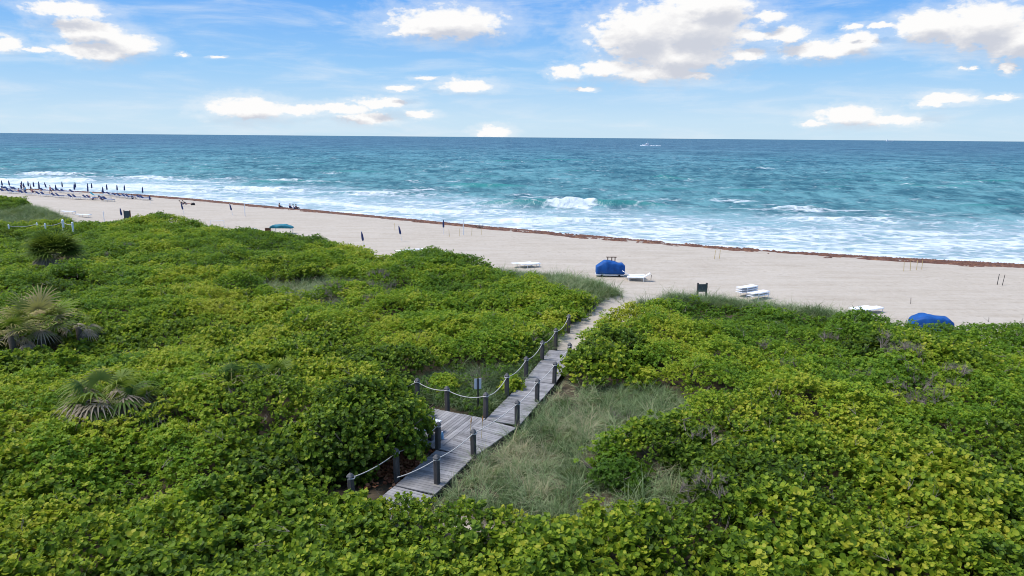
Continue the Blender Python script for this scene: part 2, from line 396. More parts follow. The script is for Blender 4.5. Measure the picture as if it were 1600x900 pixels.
def wave(x, y):
    d = offshore(x, y); wxn = (fbm(x*.03, y*.03, 61, 2)-.5)*9
    amp = np.clip((d-8)/60, 0.12, 1)
    fade = np.exp(-np.clip(np.hypot(x, y)-350, 0, None)/350)
    h = .22*np.sin((y+wxn+x*.12)*2*PI/17) + .16*np.sin((y*1.0-x*.35+wxn*1.5)*2*PI/9.5+1) + .55*(fbm(x*.11, y*.28, 63, 4)-.5) + .5*(fbm(x*.3, y*.55, 69, 3)-.5)*.7
    h = h*amp*fade
    foam = np.zeros_like(h); face = np.zeros_like(h)
    for (cx, cy, L, hg, w, fo, an, fl, fx) in RIDGES:
        dx = x-cx; dy = y-cy - .012*dx*dx/ max(L,6)*2 - dx*an
        dy = dy + (vnoise(x*.25, x*0+cy, 67)-.5)*1.6
        prof = np.where(dy < 0, np.exp(-(dy/w)**2*2.2), np.exp(-(dy/(w*2.2))**2))
        e = np.exp(-(dx/L)**4)
        h = h + hg*prof*e
        if hg > .5: face = face + np.where(dy < 0, np.exp(-(dy/(w*1.3))**2), np.exp(-(dy/w)**2))*e*(1 if fo < .5 else .8)
        if fo > 0:
            ef = np.exp(-((dx-fx+(fbm(x*.5, y*.5, 73, 2)-.5)*fl*1.2)/fl)**4)
            # broken water tumbles down the shoreward face and trails a little behind
            foam = foam + fo*ef*np.where(dy < 0, np.exp(-(dy/(w*1.5))**2), np.exp(-(dy/(w*1.2))**2))
            h = h + .7*fo*ef*np.exp(-(dy/w)**2)*(fbm(x*.9, y*.9, 71, 2)-.2)
    return h, foam, face
dsea = np.concatenate([np.arange(-6, 60, .45), np.arange(60, 160, .8), np.arange(160, 420, 1.8)])
e = []; s_ = 2.5; p_ = 420
while p_ < 90000: e.append(p_); s_ *= 1.25; p_ += s_
dsea = np.concatenate([dsea, e])
xs = spread(-260, 260, .95, 90000)
X, Dm = np.meshgrid(xs, dsea); X = X.ravel(); Dm = Dm.ravel()
Y = shore_y(X)+Dm/.88
Y = np.where(np.abs(X) > 400, np.maximum(Y, -3000), Y)
hw, fm, face = wave(X, Y)
calm = sstep(-1, 9, Dm)
Zs = .07 + hw*calm + np.where(Dm < 0, .0, 0)
near = np.hypot(X, Y) < 900
Zs = np.where(near, Zs, .07)
me = npmesh('sea', np.stack([X,Y,Zs],1), grid_faces(len(xs), len(dsea)), True)
band = 44+12*fbm(X*.02, Y*0, 81, 2)+8*np.clip((-X-40)/80, 0, 1)
fb = .30*sstep(1.5, .6, Dm/band) + .44*sstep(.95, .25, Dm/band) + 1.0*sstep(4.5, 1.2, Dm+3*vnoise(X*.12, Y*.12, 85))
fb = fb*(.45+1.1*fbm(X*.035, Y*.10, 83, 3))*(1-.9*np.clip(face, 0, 1))
for d0, sd in ((12,201),(25,203),(40,205),(56,207)):
    fb = fb + .55*np.exp(-((Dm-d0-10*(fbm(X*.018, X*0, sd, 3)-.5))/(1.6+1.2*vnoise(X*.05, X*0, sd+1)))**2)*sstep(.46, .6, fbm(X*.03, X*0+3, sd+5, 2))*(1-.9*np.clip(face,0,1))
fattr(me, 'milk', sstep(1.25, .35, Dm/band)*(1-.95*np.clip(face, 0, 1)))
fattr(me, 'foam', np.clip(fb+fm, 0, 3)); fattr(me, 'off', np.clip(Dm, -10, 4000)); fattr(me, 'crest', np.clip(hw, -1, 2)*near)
m_, t, b = newmat('sea_water')
geo = t.new('ShaderNodeNewGeometry').outputs['Position']
def stretched(sx, sy):
    mp = t.new('ShaderNodeMapping'); t.l.new(geo, mp.inputs[0]); mp.inputs['Scale'].default_value = (sx, sy, 1); mp.inputs['Rotation'].default_value = (0,0,.05); return mp.outputs[0]
w0 = t.noise(stretched(1,.8), .55, 5, .62, .3)
w1 = t.noise(stretched(1,.55), .19, 5, .6, .4)
w2 = t.noise(stretched(.8,.5), .05, 5, .62, .3)
w3 = t.noise(stretched(.4,1), .008, 5, .6); w4 = t.noise(stretched(1,.4), .013, 6, .65, .3)
off = t.attr('off')
base = t.ramp(t.math('DIVIDE', t.math('ADD', off, t.math('MULTIPLY', t.math('SUBTRACT', w3, .5), 120)), 1200, clamp=True),
   [(0,(.15,.26,.27)),(.04,(.07,.215,.23)),(.12,(.048,.18,.21)),(.3,(.026,.13,.195)),(.65,(.02,.085,.175)),(1,(.017,.07,.165))])
mv = t.math('ADD', t.math('MULTIPLY', w1, .36), t.math('ADD', t.math('MULTIPLY', w2, .28), t.math('ADD', t.math('MULTIPLY', w0, .18), t.math('MULTIPLY', w4, .18))))
base = t.mix(t.maprange(mv, .41, .59), t.mix(.66, base, (.005,.045,.08)), t.mix(.44, base, (.18,.37,.40)))
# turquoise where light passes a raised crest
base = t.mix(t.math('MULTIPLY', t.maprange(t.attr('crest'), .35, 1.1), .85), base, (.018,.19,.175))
fa = t.attr('foam')
fv = t.new('ShaderNodeTexVoronoi', feature='DISTANCE_TO_EDGE'); t.l.new(t.vmath('ADD', stretched(.55,1), t.vmath('MULTIPLY', t.new('ShaderNodeTexNoise').outputs['Color'], (0,0,0))), fv.inputs['Vector']); fv.inputs['Scale'].default_value = .55
fn = t.noise(stretched(.5,1), .5, 7, .68, .8); fn2 = t.noise(stretched(.45,1), .13, 4, .6, .6)
lace = t.maprange(fv.outputs['Distance'], .0, .22, .16, -.06)
fsum = t.math('ADD', t.math('MULTIPLY', fa, .52), t.math('ADD', t.math('MULTIPLY', t.math('SUBTRACT', fn, .5), 1.25), t.math('ADD', t.math('MULTIPLY', t.math('SUBTRACT', fn2, .5), .8), lace)))
fmask = t.maprange(fsum, .18, .62)
# small whitecaps out at sea
wc = t.noise(stretched(.45,1), .12, 8, .72, .5); wc = t.math('MULTIPLY', t.maprange(wc, .66, .75), t.maprange(off, 20, 60)); wc = t.math('MULTIPLY', wc, .5)
fmask = t.math('MAXIMUM', fmask, wc)
milky = t.maprange(t.math('ADD', t.math('MULTIPLY', t.attr('milk'), .75), t.math('MULTIPLY', t.math('SUBTRACT', fn2, .5), .9)), .05, .7)
base = t.mix(t.math('MULTIPLY', milky, .68), base, (.27,.39,.43))
t.l.new(t.mix(t.math('MULTIPLY', fmask, .95), base, t.ramp(w0, [(.35,(.46,.53,.57)),(.62,(.64,.68,.71))])), b.inputs['Base Color'])  # foam colour varies with noise, painting shade into the bumpy froth
t.l.new(t.maprange(fmask, 0, 1, .28, .9), b.inputs['Roughness']); b.inputs['IOR'].default_value = 1.33
b.inputs['Specular IOR Level'].default_value = 0.0
gl = t.new('ShaderNodeBsdfGlossy'); gl.inputs['Roughness'].default_value = .3
ms = t.new('ShaderNodeMixShader'); t.l.new(t.maprange(fmask, 0, 1, .085, .0), ms.inputs[0]); t.l.new(b.outputs[0], ms.inputs[1]); t.l.new(gl.outputs[0], ms.inputs[2]); t.l.new(ms.outputs[0], t.n['Material Output'].inputs[0])
hb = t.math('ADD', t.math('MULTIPLY', w0, .35), t.math('ADD', t.math('MULTIPLY', w1, 1.2), t.math('MULTIPLY', fmask, .25)))
bump(t, b, hb, .9, .8); t.l.new(b.inputs['Normal'].links[0].from_socket, gl.inputs['Normal'])
tag(link('sea', me, m_), 'turquoise sea with white surf along the beach', 'sea', kind='structure')

# ------------------------------------------------------------------ foliage building blocks
def leaf_geom(kind):
    if kind == 'round':
        n = 8; a = np.arange(n)*2*PI/n
        r = 1+.06*np.sin(3*a)
        V = [(0.0,0,-.16)]+[(math.cos(q)*rr+.9, math.sin(q)*rr, .10*abs(math.sin(q))) for q, rr in zip(a, r)]
        V[0] = (.9,0,-.14)
        F = [(0,1+i,1+(i+1) % n) for i in range(n)]
    else:
        V = [(0,0,0),(.7,.5,.1),(1.5,.62,.05),(2.1,0,-.1),(1.5,-.62,.05),(.7,-.5,.1)]
        F = [(0,1,5),(1,2,4),(1,4,5),(2,3,4)]
    return A(V, float), A(F)
def frames(nrm, az):
    n = nrm/np.linalg.norm(nrm, axis=1, keepdims=True)
    d = np.stack([np.cos(az), np.sin(az), np.zeros_like(az)], 1)
    u = d-n*(d*n).sum(1, keepdims=True); u /= np.linalg.norm(u, axis=1, keepdims=True)+1e-9
    v = np.cross(n, u); return np.stack([u, v, n], 2)     # columns
def leaves(pos, R, size, tint, kind):
    lv, lf = leaf_geom(kind); n = len(pos)
    V = pos[:,None,:]+np.einsum('nij,kj->nki', R, lv)*size[:,None,None]
    F = (lf[None]+(np.arange(n)*len(lv))[:,None,None]).reshape(-1,3)
    return V.reshape(-1,3), F, np.repeat(tint, len(lv))
def sprig_arrays(kind, g):
    if kind == 'grape':
        P=[];N=[];AZ=[];S=[];T=[]
        for k in range(11):
            r = .38*math.sqrt(g.random()); a = g.random()*2*PI; zt = .12-r*r*1.3-g.random()**1.8*.30
            ax = A((math.cos(a)*r*1.9, math.sin(a)*r*1.9, .8))+g.normal(0,.22,3); ax /= np.linalg.norm(ax); tip = A((r*math.cos(a), r*math.sin(a), zt)); tt = g.normal(0,.10)
            m = int(g.integers(4,7)); q = np.arange(m)*2.4+g.random()*6; back = np.arange(m)*.028
            d = np.stack([np.cos(q), np.sin(q), np.zeros(m)],1)
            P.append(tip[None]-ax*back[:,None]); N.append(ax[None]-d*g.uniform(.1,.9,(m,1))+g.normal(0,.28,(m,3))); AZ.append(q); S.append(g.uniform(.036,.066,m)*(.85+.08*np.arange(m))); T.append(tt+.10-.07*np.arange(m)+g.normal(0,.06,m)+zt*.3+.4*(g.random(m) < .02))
        return leaves(np.concatenate(P), frames(np.concatenate(N), np.concatenate(AZ)), np.concatenate(S), np.concatenate(T), 'round')
    P=[];N=[];AZ=[];S=[];T=[]
    for k in range(15):
        r = .36*math.sqrt(g.random()); a = g.random()*2*PI; z = .08-r*r*1.2-g.random()**1.5*.32
        c = A((r*math.cos(a), r*math.sin(a), z)); ax = A((c[0]*1.6, c[1]*1.6, .7))+g.normal(0,.15,3); ax /= np.linalg.norm(ax)
        m = 7; q = np.arange(m)*2.4+g.random()*6
        d = np.stack([np.cos(q), np.sin(q), np.zeros(m)],1)
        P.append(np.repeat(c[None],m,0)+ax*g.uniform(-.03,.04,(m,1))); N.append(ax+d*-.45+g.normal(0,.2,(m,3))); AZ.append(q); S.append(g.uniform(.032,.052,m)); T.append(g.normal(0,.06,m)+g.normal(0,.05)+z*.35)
    return leaves(np.concatenate(P), frames(np.concatenate(N), np.concatenate(AZ)), np.concatenate(S), np.concatenate(T), 'oval')
def twigs_arrays(g, n=5, L=.5):
    V=[];F=[]
    for k in range(n):
        a = g.random()*2*PI; p = A((0,0,-.5)); d = A((math.cos(a)*.5, math.sin(a)*.5, .9))
        ring=[]
        for s in range(3):
            r = .012*(1-s*.35)
            ring.append([p+A((math.cos(q),math.sin(q),0))*r for q in (0,2.1,4.2)])
            p = p+d*L*.5; d = d+g.normal(0,.3,3)
        o = len(V); V += [x for rg in ring for x in rg]
        for s in range(2):
            for i in range(3): F.append((o+s*3+i, o+s*3+(i+1)%3, o+s*3+3+(i+1)%3)); F.append((o+s*3+i, o+s*3+3+(i+1)%3, o+s*3+3+i))
    return A(V), A(F)
def leafmesh(name, V, F, T, mat):
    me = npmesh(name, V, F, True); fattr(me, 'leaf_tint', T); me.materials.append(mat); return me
def blades(n, g, h, spread_, width, droop, tint_sd, base_r=.06):
    V=[];F=[];T=[]
    for k in range(n):
        a = g.random()*2*PI; L = h*g.uniform(.55,1.1); r0 = base_r*math.sqrt(g.random()); b0 = g.random()*2*PI
        p = A((r0*math.cos(b0), r0*math.sin(b0), 0)); lean = g.uniform(.1,1)*spread_
        d = A((math.cos(a), math.sin(a), 0)); side = A((-math.sin(a), math.cos(a), 0)); o = len(V); tt = g.normal(0, tint_sd)
        for s in range(5):
            u = s/4; w = width*(1-u*.9)*.5
            q = p+d*(lean*L*u+droop*L*u*u)+A((0,0,L*(u-.45*droop*u*u*u)))
            V += [q-side*w, q+side*w]; T += [tt+.1*u]*2
        for s in range(4): i = o+s*2; F += [(i,i+1,i+3),(i,i+3,i+2)]
    return A(V), A(F), A(T)
def protos(lst):
    c = bpy.data.collections.new('foliage_sources')
    for i, me in enumerate(lst):
        o = bpy.data.objects.new(f'{i:02d}_source', me); c.objects.link(o)
    return c
def scatter(name, P, rot, scl, idx, tint, col, label, cat):
    me = bpy.data.meshes.new(name); me.vertices.add(len(P)); me.vertices.foreach_set('co', A(P, np.float32).ravel())
    a = me.attributes.new('rot','FLOAT_VECTOR','POINT'); a.data.foreach_set('vector', A(rot, np.float32).ravel())
    fattr(me, 'scl', scl); fattr(me, 'tint', tint)
    a = me.attributes.new('idx','INT','POINT'); a.data.foreach_set('value', A(idx, np.int32))
    o = link(name, me); tag(o, label, cat, kind='stuff')
    ng = bpy.data.node_groups.new(name, 'GeometryNodeTree')
    ng.interface.new_socket('Geometry', in_out='INPUT', socket_type='NodeSocketGeometry'); ng.interface.new_socket('Geometry', in_out='OUTPUT', socket_type='NodeSocketGeometry')
    N = ng.nodes; L = ng.links
    gi = N.new('NodeGroupInput'); go = N.new('NodeGroupOutput'); iop = N.new('GeometryNodeInstanceOnPoints')
    ci = N.new('GeometryNodeCollectionInfo'); ci.inputs['Collection'].default_value = col; ci.inputs['Separate Children'].default_value = True; ci.inputs['Reset Children'].default_value = True
    def na(nm, dt):
        q = N.new('GeometryNodeInputNamedAttribute'); q.data_type = dt; q.inputs['Name'].default_value = nm; return q.outputs['Attribute']
    L.new(gi.outputs[0], iop.inputs['Points']); L.new(ci.outputs[0], iop.inputs['Instance']); iop.inputs['Pick Instance'].default_value = True
    L.new(na('idx','INT'), iop.inputs['Instance Index'])
    e = N.new('FunctionNodeEulerToRotation'); L.new(na('rot','FLOAT_VECTOR'), e.inputs[0]); L.new(e.outputs[0], iop.inputs['Rotation'])
    L.new(na('scl','FLOAT'), iop.inputs['Scale']); L.new(iop.outputs[0], go.inputs[0])
    md = o.modifiers.new('scatter','NODES'); md.node_group = ng
    return o
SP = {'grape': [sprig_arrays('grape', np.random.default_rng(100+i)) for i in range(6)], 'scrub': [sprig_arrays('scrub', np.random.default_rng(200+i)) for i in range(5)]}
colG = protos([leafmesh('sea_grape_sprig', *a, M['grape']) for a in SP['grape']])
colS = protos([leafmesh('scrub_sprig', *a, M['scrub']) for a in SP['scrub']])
gg = np.random.default_rng(5)
colGr = protos([leafmesh('grass_tuft', *blades(30, gg, .55, .8, .019, .9, .2, .13), M['grass']) for i in range(5)] + [leafmesh('grass_tuft', *blades(18, gg, .5, .3, .016, .15, .12, .08), M['grass']) for i in range(2)])
def oat():
    V, F, T = blades(14, gg, .6, .4, .013, .4, .12)
    v2, f2, t2 = blades(2, gg, 1.5, .08, .014, .12, .05)
    return np.concatenate([V,v2]), np.concatenate([F,f2+len(V)]), np.concatenate([T,t2+.5])
colOat = protos([leafmesh('sea_oats', *oat(), M['grass']) for i in range(3)])
def twigmesh(i):
    V, F = twigs_arrays(np.random.default_rng(300+i), 16, .55); me = npmesh('dead_twigs', V, F); me.materials.append(M['twig']); return me
colT = protos([twigmesh(i) for i in range(3)])

def twig1(i):
    V, F = twigs_arrays(np.random.default_rng(400+i), 3, .6); me = npmesh('dry_twigs', V, F); me.materials.append(M['twig']); return me
colT1 = protos([twig1(i) for i in range(3)])
# big individual shrubs stand clear of the scattered thicket
BUSHES = []   # (x, y, radius)
def jgrid(x0, x1, y0, y1, step):
    nx = int((x1-x0)/step); ny = int((y1-y0)/step)
    x, y = np.meshgrid(x0+(np.arange(nx)+.5)*step, y0+(np.arange(ny)+.5)*step)
    x = x.ravel()+rng.uniform(-.5,.5,nx*ny)*step; y = y.ravel()+rng.uniform(-.5,.5,nx*ny)*step
    keep = (np.abs(x) < y*.86+9)
    return x[keep], y[keep]
def canopy_normal(x, y):
    e = .35; z0 = ground_z(x,y)+canopy_h(x,y)
    return (z0-(ground_z(x+e,y)+canopy_h(x+e,y)))/e, (z0-(ground_z(x,y+e)+canopy_h(x,y+e)))/e, z0
def patch(x, y, px, py, r, z=3.5, ry=None):
    cx, cy = at(px, py, z); return np.exp(-((x-cx)/r)**2-((y-cy)/(ry or r))**2)
PT, PR, PS, PK, PTN = [], [], [], [], []
for layer, (step, dep) in enumerate([(.385, 0.0), (.5, .36)]):
    x, y = jgrid(-125, 60, 9, 108, step)
    k = samp(mth, x, y, True); x, y = x[k], y[k]
    nxg, nyg, z0 = canopy_normal(x, y)
    h = canopy_h(x, y)
    z = z0 - .12 - dep - rng.random(len(x))*.16 + (rng.random(len(x)) < .06)*.12
    k = ((z > ground_z(x, y)+.02) | (layer == 0)) & (rng.random(len(x)) < np.clip(1.25+relief(x, y)*(3.2 if layer == 0 else 1.6), .25, 1)); x, y, z, nxg, nyg, h = [q[k] for q in (x, y, z, nxg, nyg, h)]
    n = len(x)
    gpatch = fbm(x*.16, y*.16, 41, 3)+.10*np.sin(x*.3)
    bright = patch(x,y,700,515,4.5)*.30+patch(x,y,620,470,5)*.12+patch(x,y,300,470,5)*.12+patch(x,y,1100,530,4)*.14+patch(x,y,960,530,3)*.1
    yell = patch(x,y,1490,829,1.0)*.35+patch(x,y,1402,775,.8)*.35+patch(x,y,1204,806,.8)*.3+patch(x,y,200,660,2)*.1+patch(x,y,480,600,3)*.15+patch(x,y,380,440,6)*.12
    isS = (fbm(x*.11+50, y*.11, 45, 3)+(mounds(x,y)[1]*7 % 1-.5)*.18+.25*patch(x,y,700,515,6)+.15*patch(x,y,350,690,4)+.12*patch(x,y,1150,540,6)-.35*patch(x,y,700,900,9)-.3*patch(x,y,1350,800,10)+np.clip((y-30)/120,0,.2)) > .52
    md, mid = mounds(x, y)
    tint = .56 - .10*patch(x,y,1250,800,7)*(x > 3) + (mid-.5)*.34 + (gpatch-.5)*.55 + (vnoise(x*.8,y*.8,47)-.5)*.26 + rng.normal(0,.085,n) + relief(x, y)*.22 + bright + yell + np.clip((30-y)/60,0,.12) + .12*(vnoise(x*.45,y*.45,49) > .78)  # relief term paints the shade of canopy hollows into the leaf tint
    PT.append(np.stack([x,y,z],1)); PTN.append(tint); PK.append(isS)
    PR.append(np.stack([-nyg*-.0+np.arctan(-nyg)*-.55*1.0+rng.normal(0,.18,n), np.arctan(nxg)*.55+rng.normal(0,.18,n), rng.random(n)*2*PI],1))
    PS.append(rng.uniform(.85,1.25,n)*(.82+.5*(mid*13.7 % 1)))
PT, PR, PS, PK, PTN = [np.concatenate(q) for q in (PT,PR,PS,PK,PTN)]
EXCL = []
def finish_thicket():
    k = np.ones(len(PT), bool)
    for bx, by, br in EXCL: k &= np.hypot(PT[:,0]-bx, PT[:,1]-by) > br
    a = k & ~PK; s = k & PK
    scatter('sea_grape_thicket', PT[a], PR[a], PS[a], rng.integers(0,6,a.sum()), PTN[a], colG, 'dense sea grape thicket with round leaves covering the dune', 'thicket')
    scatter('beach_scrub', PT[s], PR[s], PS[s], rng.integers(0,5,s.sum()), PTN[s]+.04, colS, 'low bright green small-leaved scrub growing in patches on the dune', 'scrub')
def scatter_on(name, mask, step, col, nvar, smin, smax, tbase, tsd, label, cat, zoff=-.03, tilt=.3, box=(-125,60,9,108), bias=None):
    x, y = jgrid(*box, step); k = samp(mask, x, y, True); x, y = x[k], y[k]
    k = vnoise(x*1.1, y*1.1, 121) > .2
    for bx, by, br in EXCL: k &= np.hypot(x-bx, y-by) > br*.7
    x, y = x[k], y[k]; n = len(x)
    tn = tbase + (fbm(x*.3,y*.3,91,3)-.5)*.8 + (vnoise(x*1.4,y*1.4,93)-.5)*.35 + rng.normal(0,tsd,n)
    return scatter(name, np.stack([x,y,ground_z(x,y)+zoff],1), np.stack([rng.normal(0,tilt,n), rng.normal(0,tilt,n), rng.random(n)*2*PI],1), rng.uniform(smin,smax,n), rng.integers(0,nvar,n), tn, col, label, cat)

# ------------------------------------------------------------------ individual shrubs
def shrub(px, py, z, R, Hh, label, cat='shrub', kind='grape', n=None, tint=.45, name=None, tsd=.08, lean=(0,0), stems=6, low=-.12):
    x, y = at(px, py, z); g = np.random.default_rng(int(px*7+py)); gz = float(ground_z(x, y))
    root = empty(name or 'shrub', (x,y,gz), 0, label, cat)
    n = n or int(70*R*Hh+40)
    V=[];F=[];T=[];o=0
    for i in range(n):
        a = g.random()*2*PI; ct = g.uniform(low,1); st = math.sqrt(max(0,1-ct*ct)); dirv = A((math.cos(a)*st, math.sin(a)*st, ct))
        lump = .78+.44*float(vnoise(A(dirv[0]*2.2+px), A(dirv[1]*2.2+dirv[2]*1.7), 5))
        rr = lump*(g.random()**.28)
        c = dirv*A((R,R,Hh*.78))*rr + A((lean[0]*ct, lean[1]*ct, Hh*(.24 if low < 0 else .36)))
        v, f, tt = SP[kind][g.integers(0,5)]
        ax = dirv*A((1,1,1))*.9+A((0,0,.6))+g.normal(0,.2,3); ax = ax/np.linalg.norm(ax)
        Rm = frames(ax[None], A([g.random()*6.28]))[0]
        V.append((v*g.uniform(.85,1.2))@Rm.T+c); F.append(f+o); o += len(v)
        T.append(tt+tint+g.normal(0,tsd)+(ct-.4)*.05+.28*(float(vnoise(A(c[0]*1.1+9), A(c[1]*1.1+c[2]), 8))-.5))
    ob = link('crown', leafmesh('crown', np.concatenate(V), np.concatenate(F), np.concatenate(T), M[kind]), None, root)
    mb = MB()
    for i in range(stems):
        a = g.random()*6.28; p = Vector((.15*math.cos(a),.15*math.sin(a),-.1)); pts=[p]
        for s in range(4): pts.append(pts[-1]+Vector((math.cos(a)*R*.2+g.normal(0,.08), math.sin(a)*R*.2+g.normal(0,.08), Hh*.19)))
        mb.tube(pts, [.06,.05,.04,.028,.012], 6)
    mb.build('trunk', M['bark'], root, True)
    EXCL.append((x, y, R*.8))
    return root
shrub(568,672,3.6,2.35,2.75,'tall sea grape bush with large round leaves beside the platform','bush','grape',430,.43,'sea_grape_bush',stems=12,low=.02)
shrub(540,738,2.6,.95,1.15,'low sea grape added and tinted dark for the shaded recess under the tall bush by the lower left rope','bush','grape',75,.36,'sea_grape_bush',stems=3)  # added bush, its dark tint stands in for shade in the recess
shrub(955,548,3.2,2.1,1.9,'dark green sea grape mound on the right side of the boardwalk','bush','grape',300,.36,'sea_grape_bush')
shrub(640,640,3.0,.95,1.3,'small sea grape bush overhanging the back corner of the platform','bush','grape',60,.46,'sea_grape_bush')
shrub(655,697,2.8,.42,.55,'sprawling sea grape shoot between the two lower left posts','bush','grape',9,.58,'sea_grape_bush',stems=3)
shrub(1490,832,3.6,.75,.95,'bright yellow-leaved shrub in the right foreground','shrub','scrub',50,.86,'yellow_shrub')
shrub(1402,778,3.6,.5,.8,'small yellow-leaved shrub behind the brighter one in the right foreground','shrub','scrub',26,.84,'yellow_shrub')
shrub(1200,815,3.6,.7,.9,'yellow-green shrub at the lower edge of the dark hollow on the right','shrub','grape',40,.8,'yellow_shrub')
shrub(927,788,2.9,.35,.9,'thin yellow shoot standing up at the grass edge, left of its twin','shrub','scrub',14,.86,'yellow_shrub',stems=2)
shrub(972,796,2.9,.4,.85,'thin yellow shoot standing up at the grass edge, right of its twin','shrub','scrub',15,.82,'yellow_shrub',stems=2)
shrub(690,610,2.6,.75,.9,'yellow-green shrub behind the rope at the platform back','shrub','scrub',40,.78,'yellow_shrub')
shrub(800,606,2.6,.55,.8,'yellow-green shrub behind the left rope posts beyond the sign','shrub','scrub',26,.76,'yellow_shrub')
shrub(965,722,3.0,1.2,1.0,'dark green shrub alone on the grassy slope','shrub','scrub',70,.36,'dark_shrub')
shrub(1090,700,3.2,1.5,1.3,'dark green shrub above the bare twigs at the right of the grassy slope','shrub','grape',120,.45,'dark_shrub')
shrub(100,440,3.6,2.4,1.2,'low dark olive shrub in front of the dark palmetto clump','shrub','scrub',150,.26,'dark_shrub')

# ------------------------------------------------------------------ palmettos
def fan(g, mb, base, d, pet, rad, droop):
    """one fan leaf: petiole then a folded fan of narrow blades"""
    V, F, T = mb; up = A((0,0,1.0)); d = d/np.linalg.norm(d); tip = base+d*pet+A((0,0,-droop*.2*pet))
    side = np.cross(d, up); side /= np.linalg.norm(side)+1e-9; nrm = np.cross(side, d)
    o = len(V); V += [base-side*.012, base+side*.012, tip+side*.01, tip-side*.01]; T += [.45]*4; F += [(o,o+1,o+2),(o,o+2,o+3)]
    tt = g.normal(0,.12)
    for k in range(19):
        a = (k/18-.5)*math.radians(215); L = rad*(.72+.28*math.cos(a*.8))*g.uniform(.9,1.05)
        bd = d*math.cos(a)+side*math.sin(a); bs = np.cross(bd, nrm); w = rad*.045; o = len(V)
        for u in (0,.35,.7,1):
            q = tip+bd*L*u+nrm*(.12*math.cos(a*8.5)*L*u*(1-u))+A((0,0,-droop*L*u*u*.75)); ww = w*(.35+1.3*u if u < .4 else 1.45*(1-u))
            V += [q-bs*ww, q+bs*ww]; T += [tt+.28*u*u]*2
        for s in range(3): i = o+s*2; F += [(i,i+1,i+3),(i,i+3,i+2)]
def palmetto(px, py, z, name, label, nleaf, rad, hh, tint, dead, trunk_h, droop=.5, pet=.7, lowdead=True):
    x, y = at(px, py, z); g = np.random.default_rng(int(px+py*3)); gz = float(ground_z(x, y)); root = empty(name, (x,y,gz), 0, label, 'palmetto')
    D = ([],[],[])
    for i in range(nleaf):
        a = i*2.4+g.normal(0,.2); e = math.asin(min(.98, .05+.93*(i+.5)/nleaf)); d = A((math.cos(a)*math.cos(e), math.sin(a)*math.cos(e), math.sin(e)))
        fan(g, D, A((math.cos(a)*.12, math.sin(a)*.12, trunk_h)), d, pet*g.uniform(.8,1.2), rad*g.uniform(.85,1.15), droop)
    link('fronds', leafmesh('fronds', A(D[0]), A(D[1]), A(D[2])+tint, M['palm']), None, root)
    D = ([],[],[])
    for i in range(dead):
        a = g.random()*6.28; e = g.uniform(-.85,.2) if lowdead else g.uniform(-.3,.6); d = A((math.cos(a)*math.cos(e), math.sin(a)*math.cos(e), math.sin(e)))
        fan(g, D, A((math.cos(a)*.15, math.sin(a)*.15, trunk_h*.95)), d, pet*g.uniform(.6,1), rad*g.uniform(.7,1), 1.0)
    link('dead_fronds', leafmesh('dead_fronds', A(D[0]), A(D[1]), A(D[2])+.5, M['dryleaf']), None, root)
    MB().tube([(0,0,-.2),(.05,0,trunk_h*.5),(0,0,trunk_h)], [.2,.17,.13], 9).build('trunk', M['bark'], root, True)
    EXCL.append((x, y, rad*.9))
palmetto(88,418,3.2,'cabbage_palm','round dark palm clump with a grey dead skirt on the left dune',64,1.5,2,.34,50,2.1,.4,1.1)
palmetto(62,525,3.6,'saw_palmetto','yellow-green fan palm with upright leaves at the left edge',20,1.25,1,.80,6,1.9,.3,1.0)
palmetto(18,535,3.6,'saw_palmetto','dull green fan palm at the very left edge beside the yellower one',12,1.0,1,.68,4,1.6,.45,.9)
palmetto(170,640,3.5,'saw_palmetto','dry palmetto with drooping straw-coloured leaves in the left thicket',15,1.3,1,.42,26,1.5,.9,1.0,False)
palmetto(232,635,3.5,'saw_palmetto','smaller green palmetto with drooping leaves right of the dry one',11,.95,1,.35,9,1.3,.9,.75,False)
palmetto(362,612,3.6,'saw_palmetto','low olive palmetto half buried in the thicket above the tall bush',8,.8,1,.5,3,1.5,.6,.6,False)
palmetto(428,600,3.6,'saw_palmetto','small upright green palmetto nearest the tall bush',6,.65,1,.5,1,1.6,.25,.5,False)
palmetto(122,512,3.6,'saw_palmetto','withered palmetto of grey leaves right of the yellow-green fan palm',4,.7,1,.5,10,1.3,.8,.6,False)

finish_thicket()
scatter_on('dune_grass', mgr, .25, colGr, 7, .55, 1.5, .47, .22, 'fine grey-green grass covering the slope and dune crests', 'grass')
mcr = zin('crestl','crestr','farl') & ~mth & ~clear
scatter_on('crest_grass', mcr, .3, colGr, 7, 1.1, 1.9, .3, .14, 'taller dark grey-green grass along the seaward dune crests', 'grass')
scatter_on('sea_oats', samp(blur(zin('crestl','crestr'),1), gx, gy) > .4, .75, colOat, 3, .8, 1.15, .45, .1, 'tall sea oats standing along the dune crest', 'sea oats')
scatter_on('weeds', mwd, .25, colGr, 7, .9, 1.5, .3, .14, 'tall dull green weeds behind the ropes and platform', 'weeds', box=(-12,12,22,50))
edge = np.clip(blur(mth, 3)*1.6, 0, 1)
msl = mgr & (fbm(gx*.5, gy*.5, 111, 3)+.45*edge > .62)
scatter_on('slope_creepers', msl, .5, colS, 5, .55, .9, .42, .12, 'small leafy creepers spreading from the shrubs into the grass', 'creepers', .18, .3, box=(-10,12,40,60))
mw2 = mwd & (fbm(gx*.6, gy*.6, 77) > .5)
scatter_on('weed_shrubs', mw2, .42, colS, 5, .7, 1.0, .36, .12, 'dull green leafy weeds behind the ropes', 'weeds', .45, .3, box=(-12,12,22,50))
tw = np.zeros(gx.shape, bool)
